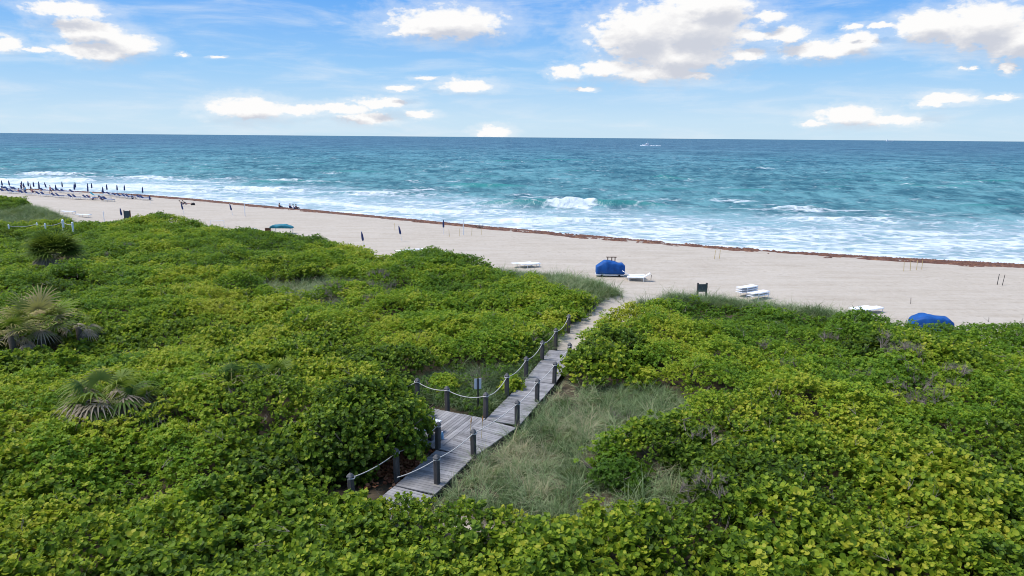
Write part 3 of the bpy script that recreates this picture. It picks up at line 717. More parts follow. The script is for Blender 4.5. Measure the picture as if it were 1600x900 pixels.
for px, py, r in [(1265,565,2.4),(1400,605,2.2),(1100,735,1.5),(1120,640,1.2),(1440,580,2),(560,440,3),(600,468,1.5),(200,405,2),(1010,640,1.5),(1060,600,1.5),(730,570,1.2),(1340,545,1.8),(680,560,1.3),(860,520,1.2)]:
    cx, cy = at(px, py, 3.4); tw |= np.hypot(gx-cx, (gy-cy)*.7) < r
tw &= fbm(gx*.7, gy*.7, 79) > .62
x, y = jgrid(-40, 40, 12, 80, .34); k = samp(tw & veg, x, y, True); x, y = x[k], y[k]; n = len(x)
scatter('bare_twigs', np.stack([x,y,ground_z(x,y)+np.where(samp(mth,x,y,True), canopy_h(x,y)+.12, .45)],1), np.stack([rng.normal(0,.4,n),rng.normal(0,.4,n),rng.random(n)*6.28],1), rng.uniform(.5,.9,n), rng.integers(0,3,n), rng.random(n), colT, 'bare grey twigs showing between the shrubs', 'twigs')
x, y = jgrid(-60, 45, 10, 70, 1.5); k = samp(mth, x, y, True) & (fbm(x*.2, y*.2, 131, 3) > .44); x, y = x[k], y[k]; n = len(x)
scatter('poking_twigs', np.stack([x,y,ground_z(x,y)+canopy_h(x,y)+.05],1), np.stack([rng.normal(0,.6,n),rng.normal(0,.6,n),rng.random(n)*6.28],1), rng.uniform(.45,.9,n), rng.integers(0,3,n), rng.random(n), colT1, 'single dry twigs poking out of the thicket', 'twigs')
# leaf litter under the tall bush
V=[];F=[];T=[]
lx, ly = at(632,728,2.35); n = 1500
x = lx+rng.normal(0,.8,n); y = ly+rng.normal(0,.8,n); k = segdist(x, y, WALK) > .8; x, y = x[k], y[k]
v, f, tt = leaves(np.stack([x,y,ground_z(x,y)+.12+rng.random(len(x))*.05],1), frames(np.stack([rng.normal(0,.5,len(x)),rng.normal(0,.5,len(x)),np.ones(len(x))],1), rng.random(len(x))*6.28), rng.uniform(.05,.085,len(x)), rng.uniform(0,1,len(x)), 'round')
m_ = leafmat('dead_leaf', [(0,(.10,.035,.02)),(.5,(.24,.085,.04)),(1,(.34,.17,.09))], .1, .7, .2)
tag(link('leaf_litter', leafmesh('leaf_litter', v, f, tt, m_)), 'rust-brown fallen leaves under the bush by the boardwalk', 'fallen leaves', kind='stuff')

# ------------------------------------------------------------------ seaweed wrack
def blobs(pts, sizes, seed):
    g = np.random.default_rng(seed); V=[];F=[];o=0
    base = A([(1,0,0),(.3,.95,0),(-.8,.6,0),(-.8,-.6,0),(.3,-.95,0),(.2,.1,.8)]); fc = A([(0,1,5),(1,2,5),(2,3,5),(3,4,5),(4,0,5)])
    n = len(pts); q = base[None]*g.uniform(.5,1.4,(n,6,1)); a = g.random(n)*6.28+0
    ca, sa = np.cos(a)[:,None], np.sin(a)[:,None]
    x = q[:,:,0]*ca-q[:,:,1]*sa; y = q[:,:,0]*sa+q[:,:,1]*ca
    V = np.stack([x*sizes[:,None], y*sizes[:,None], q[:,:,2]*sizes[:,None]*.55], 2)+A(pts)[:,None,:]
    return V.reshape(-1,3), (fc[None]+(np.arange(n)*6)[:,None,None]).reshape(-1,3)
n = 120000; x = rng.uniform(-135, 75, n); dd = -rng.gamma(2.0, 2.3, n)-.8
y = shore_y(x)+dd/.88
line1 = np.abs(-dd-(2.2+1.8*fbm(x*.08, x*0, 95, 3))) < .6+3.6*(fbm(x*.15, x*0+3, 97, 3))
line2 = np.abs(-dd-(5.6+2.6*(fbm(x*.07, x*0+9, 99, 3)))) < .3+1.5*(fbm(x*.2, x*0+5, 101, 3))
thick = np.interp(x, [-120,-85,-70,-50,-20,5,22,34,40,52,75], [.5,.8,1,.75,.65,.7,.22,.2,.85,.9,.9])
dens = fbm(x*.45+y*.3, y*.8-x*.1, 103, 4)
k = (line1 & (dens > .70-.34*thick)) | (line2 & (dens > .65-.34*thick)) | ((dd > -9) & (dens > .72-.06*thick) & (rng.random(n) < .3))
x, y = x[k], y[k]
V, F = blobs(np.stack([x,y,ground_z(x,y)-.01],1), rng.uniform(.12,.42,len(x)), 4)
m_, t, b = newmat('sargassum'); geo = t.new('ShaderNodeNewGeometry').outputs['Position']
t.l.new(t.ramp(t.noise(geo, 1.2, 4, .65), [(.3,(.045,.019,.011)),(.55,(.125,.05,.027)),(.75,(.24,.12,.05))]), b.inputs['Base Color']); b.inputs['Roughness'].default_value = .8
tag(link('seaweed', npmesh('seaweed', V, F), m_), 'brown seaweed washed up in strips along the waterline', 'seaweed', kind='stuff')

# ------------------------------------------------------------------ boardwalk
DZ = 2.6
def planks(mb, tint, p0, p1, w0, w1, along, pitch=.145, th=.04):
    p0, p1 = A(p0), A(p1); L = np.linalg.norm(p1-p0); d = (p1-p0)/L; nv = A((-d[1], d[0])); n = int(L/pitch)
    for i in range(n):
        s = (i+.5)*pitch; c = p0+d*s; w = w0+(w1-w0)*s/L
        R = Matrix.Rotation(math.atan2(nv[1], nv[0])+random.gauss(0,.004), 3, 'Z')
        mb.box((c[0], c[1], DZ-th/2+random.uniform(-.004,.003)), (w+random.uniform(-.02,.02), pitch-.014, th), R); tint += [random.random()]*8
bw = empty('boardwalk', (WALK[3][0], WALK[3][1], 2.3), 0, 'grey weathered plank boardwalk with a side platform through the dune', 'boardwalk')
def under(o): o.matrix_parent_inverse = bw.matrix_world.inverted(); return o
bpy.context.view_layer.update()
mb = MB(); tn = []
for a, b_ in zip(WALK[:-1], WALK[1:]): planks(mb, tn, a, b_, 1.5, 1.5, 0)
o = mb.build('walkway_deck', M['deck'], bw); under(o); fattr(o.data, 'plank', tn)
mb = MB(); tn = []
pc = lambda u, v: P0+PU*u+PV*v
# platform boards run along the walk direction
for i in range(int(3.7/.145)):
    v = .12+(i+.5)*.145; c = pc(-1.62, v); R = Matrix.Rotation(math.atan2(PU[1], PU[0]), 3, 'Z')
    mb.box((c[0], c[1], DZ-.024+random.uniform(-.003,.003)), (3.3+random.uniform(-.03,.03), .131, .04), R); tn += [random.random()]*8
o = mb.build('platform_deck', M['deck'], bw); under(o); fattr(o.data, 'plank', tn)
mb = MB()
for side in (-.62, 0, .62):
    for a, b_ in zip(WALK[:-1], WALK[1:]):
        d = (b_-a)/np.linalg.norm(b_-a); nv = A((-d[1], d[0])); c = (a+b_)/2+nv*side
        mb.box((c[0], c[1], DZ-.15), (np.linalg.norm(b_-a), .05, .2), Matrix.Rotation(math.atan2(d[1], d[0]), 3, 'Z'))
for u in (-3.2,-1.6,-.05):
    c = pc(u, 1.9); mb.box((c[0], c[1], DZ-.15), (3.5,.05,.19), Matrix.Rotation(math.atan2(PV[1],PV[0]),3,'Z'))
under(mb.build('joists', M['post'], bw))
def fixplank(o): fattr(o.data, 'plank', [.5]*len(o.data.vertices))
fixplank([c for c in bw.children if c.name.startswith('joists')][0])
# posts
def oct_ring(r, z, ch=.03):
    a = r; c = r-ch; return [(c,-a,z),(a,-c,z),(a,c,z),(c,a,z),(-c,a,z),(-a,c,z),(-a,-c,z),(-c,-a,z)]
def make_post():
    root = empty('rope_post', (0,0,0), 0, 'x', 'post', 'wooden posts along the boardwalk')
    o = MB().loft([oct_ring(.09,-.5), oct_ring(.09,.86), oct_ring(.077,.875), oct_ring(.077,.9), oct_ring(.09,.915), oct_ring(.09,.95)]).build('shaft', M['post'], root); fixplank(o)
    MB().loft([oct_ring(.1,.953), oct_ring(.1,.975), oct_ring(.06,1.04,.02), oct_ring(.008,1.085,.003)]).build('cap', M['cap'], root)
    return root
LEFT = [(759,650),(792,618),(822,589),(847,562),(868,541),(888,517)]
RIGHT = [(683,755),(740,712),(808,663),(839,627),(866,598),(890,566)]
LOWL = [(620,745),(684,700)]
PLATP = [(699,640),(652,626)]
names_l = ['rope post at the platform corner beside the small sign','second rope post from the platform on the left rope','third rope post from the platform on the left rope','fourth rope post from the platform on the left rope','last but one rope post towards the beach on the left rope','farthest rope post on the left rope, at the sandy end']
names_r = ['nearest rope post on the right rope, at the front','second rope post on the right rope, opposite the platform','third rope post on the right rope, standing by the grass','fourth rope post on the right rope, beyond the platform','fifth rope post on the right rope, at the deck narrowing','farthest rope post on the right rope, in the leaves']
post0 = make_post(); used = [False]; PW = {}
def post(key, xy, lab, z=DZ):
    ang = math.atan2(PU[1],PU[0])+random.gauss(0,.06); loc = (xy[0],xy[1],z-.02); rot = (random.gauss(0,.012),random.gauss(0,.012),ang)
    if not used[0]: post0.location = loc; post0.rotation_euler = rot; post0['label'] = lab; used[0] = True
    else: dup(post0, loc, rot, lab)
    PW[key] = Vector((xy[0],xy[1],z))
for i, p in enumerate(LEFT): post(('L',i), at(*p,DZ), 'weathered '+names_l[i])
for i, p in enumerate(RIGHT): post(('R',i), at(*p,DZ), 'weathered '+names_r[i])
post(('W',0), at(*LOWL[0],DZ), 'weathered rope post at the lower left beside the rust-brown leaves')
post(('W',1), at(*LOWL[1],DZ), 'weathered rope post at the front corner of the platform')
post(('W',2), at(673,687,DZ), 'weathered post just behind the front corner post of the platform')
wl = A(at(*LOWL[0],DZ)); wl2 = wl-(A(at(*LOWL[1],DZ))-wl)*.72
post(('W',-1), tuple(wl2+A((-.35,.15))), 'weathered rope post sunk in the thicket at the far lower left', 2.45)
post(('P',0), at(*PLATP[0],DZ), 'weathered rope post in the middle of the platform back edge')
post(('P',1), at(*PLATP[1],DZ), 'weathered rope post at the far back corner of the platform')
post(('X',0), at(928,538,2.5), 'weathered post top showing beside the sandy path', 2.35)
def rope(name, keys, label, sag=.16, ends=None, zt=.885):
    P = [PW[k]+Vector((0,0,zt)) if not isinstance(k, Vector) else k for k in keys]; pts=[]
    for a, b_ in zip(P[:-1], P[1:]):
        s = sag*random.uniform(.8,1.25)*min(1.3, (b_-a).length/2.0)
        for i in range(12):
            u = i/12; pts.append(a.lerp(b_,u)-Vector((0,0,s*4*u*(1-u))))
    pts.append(P[-1])
    mb = MB().tube(pts, .016, 7)
    for k in keys:
        if isinstance(k, Vector): continue
        c = PW[k]+Vector((0,0,zt)); mb.tube([c+Vector((math.cos(q)*.108,math.sin(q)*.108,.012*math.sin(q*3))) for q in np.linspace(0,2*PI,13)], .02, 6)
    tag(mb.build(name, M['rope'], None, True), label, 'rope')
p1 = PW[('P',1)]
rope('rope', [p1+Vector((-1.3,.35,.45)),('P',1),('P',0),('L',0),('L',1),('L',2),('L',3),('L',4),('L',5)], 'white rope sagging from post to post along the left of the boardwalk')
r0 = PW[('R',0)]
rope('rope', [r0+Vector((-1.15,-1.05,.75)),('R',0),('R',1),('R',2),('R',3),('R',4),('R',5)], 'white rope strung tightly along the right posts of the boardwalk', .07)
rope('rope', [('W',-1),('W',0),('W',1)], 'greyish rope between the lower left posts under the bush', .1)
# bench mostly hidden under the bush
bx, by = pc(-2.6, 1.3)
be = empty('bench', (bx,by,DZ), math.atan2(PU[1],PU[0]), 'pale slatted bench on the platform mostly hidden by the bush', 'bench')
mb = MB()
for i in range(3): mb.box((0,-.14+i*.14,.44),(1.5,.12,.04))
mb.build('seat', M['alu'], be)
for s in (-.6,.6): MB().box((s,0,.21),(.07,.36,.42)).build('leg', M['post'], be)
for o in be.children:
    if o.name.startswith('leg'): fixplank(o)
x, y = at(691,686,DZ)
tb = empty('water_bottle', (x,y,DZ), 0, 'small pale blue bottle on the deck behind the front corner post', 'bottle')
MB().loft([[(r*math.cos(q),r*math.sin(q),z) for q in np.linspace(0,2*PI,12,endpoint=False)] for r, z in [(.05,0),(.055,.02),(.055,.2),(.03,.26),(.025,.29)]]).build('body', M['sky_cloth'], tb, True)
MB().tube([(0,0,.292),(0,0,.32)], .028, 10).build('lid', M['white'], tb)
# path sign by the platform, seen from behind
def sign(px, py, z, w, h, hp, face, pole, label, name='sign', rz=0.0, topw=None):
    x, y = at(px, py, z); r = empty(name, (x,y,z), rz, label, 'sign')
    MB().box((0,0,hp/2),(.06,.05,hp)).build('pole', M[pole], r)
    MB().box((0,.036,hp-h/2-.02),(w,.012,h)).build('panel', M[face], r)
    return r
sign(747,645,2.45,.3,.46,1.55,'alu','black','small pale metal sign on a black pole, seen from behind beside the platform',rz=.25)
sign(872,510,2.4,.24,.3,1.0,'alu','twig','small faded sign on a grey post at the beach end of the boardwalk',rz=-.2)
x, y = at(889,500,3.4)
# sea oat stalks leaning over the right rope
for px, py, lab in [(734,680,'thin straw-coloured stalk in front of the deck, left of its twin'),(752,676,'thin straw-coloured stalk in front of the deck, right of its twin')]:
    x, y = at(px, py+16, 2.4); r = empty('sea_oat_stalk', (x,y,2.35), 0, lab, 'grass stalk')
    MB().tube([(0,0,0),(.02,0,.5),(.05,0,.95)], .009, 5).build('stem', M['stake'], r)
    MB().tube([(.05,0,.93),(.055,0,1.05),(.07,0,1.2)], [.012,.03,.008], 6).build('seed_head', simple('seed_head',(.5,.25,.08),.8), r)

# ------------------------------------------------------------------ beach furniture
def lounger(name, frame, sling, label, cat, group=None, back=.75, L=1.95):
    r = empty(name, (0,0,0), 0, label, cat, group); w = .62
    mb = MB()
    for s in (-1,1): mb.tube([(-.15,s*w/2,.34),(1.3,s*w/2,.34)], .04, 6)
    mb.tube([(1.3,-w/2,.34),(1.3,w/2,.34)], .028, 6).tube([(-.15,-w/2,.34),(-.15,w/2,.34)], .028, 6)
    mb.build('frame', M[frame], r)
    for sx in (-.1,1.2):
        for s in (-1,1): MB().tube([(sx,s*w/2,.33),(sx-.04,s*w/2,0)], [.03,.026], 6).build('leg', M[frame], r)
    MB().box((.6,0,.375),(1.4,w-.02,.05)).build('seat', M[sling], r)
    R = Matrix.Rotation(back, 3, 'Y'); c = Vector((-.12,0,.37))+R @ Vector((-.33,0,0)); MB().box(c,(.7,w-.02,.05),R).build('backrest', M[sling], r)
    return r
wl_flat = lounger('beach_lounger','white','white','x','beach lounger','white loungers on the sand',.05)
wl_up = lounger('beach_lounger','white','white','x','beach lounger','white loungers on the sand',.55)
nv = lounger('sling_lounger','white','navy','x','beach lounger','navy loungers at the far left')
first = {}
def place(proto, px, py, rz, label, dz=0, xyz=None, scale=None, rot=None):
    x, y, z = xyz if xyz else drop(px, py)
    loc = (x, y, z+dz); rr = rot or (0,0,rz)
    if proto.name not in first:
        first[proto.name] = 1; proto.location = loc; proto.rotation_euler = rr; proto['label'] = label
        if scale: proto.scale = scale
        return proto
    return dup(proto, loc, rr, label, scale=scale)
place(wl_flat, 104,334,-.05,'white lounger behind the far left dune, left one of the pair')
place(wl_flat, 128,339,-.05,'white lounger behind the far left dune, right one of the pair')
place(wl_flat, 630,397,.35,'white lounger half hidden behind the thicket top, long left one')
place(wl_flat, 645,395,.35,'white lounger behind the thicket top, middle of the hidden row')
place(wl_flat, 682,399,.25,'white lounger behind the thicket top, right end of the hidden row')
place(wl_flat, 385,362,.3,'white lounger edge peeping over the thicket left of the teal cover')
place(wl_flat, 812,417,.45,'white lounger flat on sand left of the blue tarp, left of two')
place(wl_flat, 824,418,.45,'white lounger flat on sand left of the blue tarp, right of two')
place(wl_up, 985,436,.1,'white lounger with raised back nearest the blue tarp')
place(wl_up, 1003,439,3.0,'white lounger with raised back at the right of the cluster by the blue tarp')
x, y, z = drop(1163,462)
for k in range(3): place(wl_flat, 0,0,.62,f"white lounger in the stack by the dark board, {['lowest','middle','topmost'][k]} of its stack", k*.18, (x,y,z))
x, y, z = drop(1181,468)
for k in range(2): place(wl_flat, 0,0,.62,f"white lounger in the low stack right of the tall stack, {['lower','upper'][k]} one", k*.2, (x,y,z))
place(wl_flat, 1341,489,.5,'white lounger at the dune edge left of the right-hand blue tarp, left of two')
place(wl_flat, 1357,490,.5,'white lounger at the dune edge left of the right-hand blue tarp, right of two')
x, y, z = drop(340,357)
r = empty('towel_rack', (x,y,z), .1, 'white metal rack rising just behind the thicket on the left beach', 'rack')
for s in (-.9,.9): MB().tube([(s,0,0),(s,0,1.1)], .03, 6).build('post', M['white'], r)
MB().tube([(-.9,0,1.02),(.9,0,1.08)], .035, 6).build('rail', M['white'], r)

def furled(name, label, group, H_=2.3, r=.12):
    e_ = empty(name, (0,0,0), 0, label, 'umbrella', group)
    MB().tube([(0,0,-.2),(0,0,H_)], .024, 7).build('pole', M['white'], e_)
    MB().loft([[(q*(1+.2*math.cos(5*a))*math.cos(a), q*(1+.2*math.cos(5*a))*math.sin(a), z) for a in np.linspace(0,2*PI,15,endpoint=False)] for q, z in [(r*.9,.45*H_),(r*1.15,.55*H_),(r,.75*H_),(r*.6,.9*H_),(.03,.97*H_)]]).build('folded_canopy', M['navy'], e_, True)
    return e_
um = furled('beach_umbrella','x','closed navy umbrellas'); 
SHARE_U = 'closed navy beach umbrella standing among the far left loungers'
for px, py in [(16,297),(35,298),(45,298),(54,299),(62,299),(89,305),(98,299),(119,300),(39,302),(138,307),(144,301),(161,309),(168,304),(183.5,305),(195,305),(223.5,309),(117,304),(5,297),(62,303),(138,302)]:
    place(um, px, py, random.random()*6, SHARE_U, rot=(random.gauss(0,.03),random.gauss(0,.03),random.random()*6))
place(um, 75,300,0,'closed umbrella leaning left beside the walking person in pink', rot=(0,-.25,0))
place(um, 235,318,0,'short closed umbrella at the right end of the far left loungers', scale=(1,1,.65))
um2 = furled('sleeved_umbrella','x','navy sleeved umbrellas on the open sand',2.0,.1)
for (bx_,by_,tilt,lab) in [(288,336,-.18,'leaning navy sleeved umbrella below the two dark figures on the beach'),(364,337,-.2,'leaning navy sleeved umbrella left of the white pole'),(569,388,-.12,'navy sleeved umbrella at the thicket edge in mid beach'),(628,377,-.18,'leaning navy sleeved umbrella farther out in mid beach'),(693,366,0,'upright navy sleeved umbrella close to the seaweed line'),(192,346,-.1,'dark sleeved umbrella left of the green board on the left beach')]:
    place(um2, bx_, by_, 0, lab, rot=(0,tilt,0))
SHARE_L1 = 'navy lounger with white frame in the front row at far left'; SHARE_L2 = 'navy lounger with white frame in the rows near the water at far left'
for px, py in [(5,301.5),(15,302),(21,303),(36,304.5),(43,305),(62,306.5),(69,307),(86,309),(93,309.5),(112,311),(119,311.5),(135,312),(141,312.5)]:
    place(nv, px+1, py, .12+random.gauss(0,.05), SHARE_L1, scale=(1.15,1.15,1.15))
for px, py in [(164,305),(172,307),(181,308.5),(188,309.5),(196,310),(202,311),(219,312),(224,313),(94,301.5),(100,302),(114,303),(7,297),(12,298),(21,298),(25,299),(68,300.5),(160,313),(166,315),(86,301)]:
    place(nv, px+1, py, .12+random.gauss(0,.08), SHARE_L2, scale=(1.15,1.15,1.15))
x, y, z = drop(148,308)
tq = lounger('sling_lounger','white','turq','lounger under a turquoise towel in the far left group','beach lounger'); tq.location = (x,y,z); tq.rotation_euler = (0,0,.2); tq.scale = (1.2,1.2,1.2)
x, y, z = drop(197,309)
sh = lounger('sling_lounger','white','sky_cloth','lounger with a light blue towel in the far left group','beach lounger'); sh.location = (x,y,z); sh.rotation_euler = (0,0,.3)

# tarpaulin covered stacks
def tarp(px, py, rz, label, Lx, prof, W, mat, base=True, handles=False, name='covered_trailer', lift=.25, xyz=None):
    x, y, z = drop(px, py); r = empty(name, (x,y,z), rz, label, 'tarp cover'); g = np.random.default_rng(int(px)); rings=[]
    for i in range(25):
        u = i/24; xx = (u-.5)*Lx; hgt = np.interp(u, *zip(*prof)); ww = W*(.86+.14*math.sin(PI*min(1,max(0,u*1.0))))*(.8 if i in (0,24) else 1); ring=[]
        for k in range(28):
            a = 2*PI*k/28; ca, sa = math.cos(a), math.sin(a); e = .3
            yy = math.copysign(abs(ca)**e, ca)*ww/2*(1-.12*max(0,sa)); zz = lift+hgt*.5+math.copysign(abs(sa)**e, sa)*hgt*.5
            wr = (float(vnoise(A(xx*2.6+px), A(yy*2+zz*3.2), 3))-.5)*.2
            ring.append((xx+wr*.4*(i not in (0,24)), yy*(1+wr), zz+wr*.45*(sa > -.5)))
        rings.append(ring)
    MB().loft(rings).build('cover', M[mat], r, True)
    if base:
        MB().box((-.05,0,lift-.06),(Lx*.98,W*.9,.1)).build('bed', M['alu'], r)
        for sx in (-.3,.3):
            for s in (-1,1): MB().tube([(sx*Lx,s*(W/2-.16),.12),(sx*Lx,s*(W/2-.02),.12)], .11, 14).build('wheel', M['black'], r)
    if handles:
        for s in (-.25,.12,.42):
            MB().tube([(s,.1,lift+1.15),(s,.1,lift+1.5)], .05, 6).build('chair_leg', M['brown'], r)
        MB().box((.08,.1,lift+1.5),(.95,.08,.07)).build('chair_rail', M['brown'], r)
    return r
PR_ = [(0,.66),(.05,.74),(.28,1.22),(.48,1.2),(.66,1.05),(.93,.98),(1,.8)]
tarp(953,431,-.05,'blue tarpaulin cover over a beach trailer with dark chair legs on top',2.65,PR_,1.35,'blue',True,True)
tarp(1452,521,-.12,'blue tarpaulin cover at the dune edge on the right',2.55,[(0,.6),(.08,.85),(.25,1.05),(.6,.98),(.88,.9),(1,.65)],1.3,'blue',True)
r = tarp(441,365,.0,'flat teal cover on thin legs just behind the thicket',2.9,[(0,.2),(.15,.42),(.7,.46),(.9,.25),(1,.1)],1.5,'teal',False,False,'covered_table',.75)
for sx in (-1.0,1.25):
    for s in (-.5,.5): MB().tube([(sx,s,0),(sx,s,.8)], .035, 6).build('leg', M['white'], r)
x, y, z = drop(419,364); r = empty('wooden_crate', (x,y,z), .2, 'low brown crate left of the teal cover', 'crate')
mb = MB()
for s in (-.28,.28):
    for q in (.12,.34,.56): mb.box((0,s,q),(.7,.03,.16))
    for q in (.12,.34,.56): mb.box((s*1.2,0,q),(.03,.5,.16))
mb.build('slats', M['brown'], r); MB().box((0,0,.04),(.6,.5,.03)).build('bottom', M['brown'], r)
def board(px, py, w, h, hp, label, rz=0, legs='brown'):
    x, y, z = drop(px, py); r = empty('notice_board', (x,y,z), rz, label, 'board')
    for s in (-1,1): MB().box((s*w/2,0,hp/2),(.12,.12,hp)).build('post', M[legs], r)
    MB().box((0,-.075,hp-h/2-.08),(w*.95,.05,h)).build('panel', M['darkgreen'], r); return r
board(200,346,.85,1.1,1.6,'dark green board on two brown legs on the left beach')
board(1096,466,.72,.62,1.25,'dark board between two posts behind the dune grass in the middle','' and 0 or .1,'post')
for o in C.objects:
    if o.type == 'MESH' and o.data.materials and o.data.materials[0] == M['post'] and 'plank' not in o.data.attributes: fixplank(o)
for px, py, hp, col, lab in [(383,338,2.1,'white','plain white pole standing on the left beach'),(724,367,2.0,'white','plain white pole at the seaweed line in mid beach'),(163,346,1.4,'white','faint thin white pole on the sand left of the green board')]:
    x, y, z = drop(px, py); r = empty('marker_pole', (x,y,z), 0, lab, 'pole')
    MB().tube([(0,0,-.2),(0,0,hp)], [.06,.05], 8).build('shaft', M[col], r); MB().tube([(0,0,hp),(0,0,hp+.06)], [.07,.02], 8).build('cap', M[col], r)
def stake(px, py, label, col='stake', hh=1.0, group='thin stakes on the sand'):
    x, y, z = drop(px, py); o = MB().box((0,0,hh/2-.1),(.05,.03,hh+.2), top=.8).build('stake', M[col], None); o.location = (x,y,z); o.rotation_euler = (random.gauss(0,.05),random.gauss(0,.05),random.random()*3)
    tag(o, label, 'stake', group)
for px, py in [(702,370),(718,369),(737,368),(752,367)]: stake(px, py, 'thin wooden stake near the white pole at the seaweed line')
for px, py in [(1412,424),(1422,423),(1432,422),(1440,421)]: stake(px, py, 'thin yellowish stake just below the seaweed on the right')
for px, py in [(1116,405),(1124,404)]: stake(px, py, 'thin yellowish stake on the bare sand right of centre')
stake(617,360,'thin wooden stake alone near the seaweed in mid beach')
stake(1558,445,'dark stake on the right-hand sand, left of two','black',1.0); stake(1566,446,'dark stake on the right-hand sand, right of two','black',1.0)
stake(1423,475,'short dark stake on the sand above the right-hand tarp','black',.5); stake(1017,437,'short dark stake on the sand right of the white loungers','black',.45)
# far white posts and rope of another path
pp = []
wpost = empty('white_post', (0,0,0), 0, 'x', 'post', 'white posts of the far left path')
MB().tube([(0,0,-.3),(0,0,.95)], .11, 8).build('shaft', M['white'], wpost); MB().tube([(0,0,.95),(0,0,1.03),(0,0,1.1)], [.13,.1,.02], 8).build('cap', M['white'], wpost)
for i, (px, py, s) in enumerate([(14,358,.7),(58,355,.7),(71,357,.75),(99,356,1.1),(114,358,.95)]):
    x, y = at(px, py-1, 3.6); zz = 3.6
    place(wpost, 0,0,0,'white post on the far left dune, '+['leftmost of the row','second from the left','middle of the row','tallest of the row','right end of the row'][i],0,(x,y,zz-.3),(s,s,s)); pp.append(Vector((x,y,zz-.3+.85*s)))
mb = MB(); pts=[]
for a, b_ in zip(pp[:-1], pp[1:]):
    for i in range(8): u = i/8; pts.append(a.lerp(b_,u)-Vector((0,0,.8*u*(1-u))))
pts.append(pp[-1])
tag(mb.tube(pts, .03, 5).build('rope', M['rope'], None, True), 'pale rope hanging between the white posts on the far left dune', 'rope')

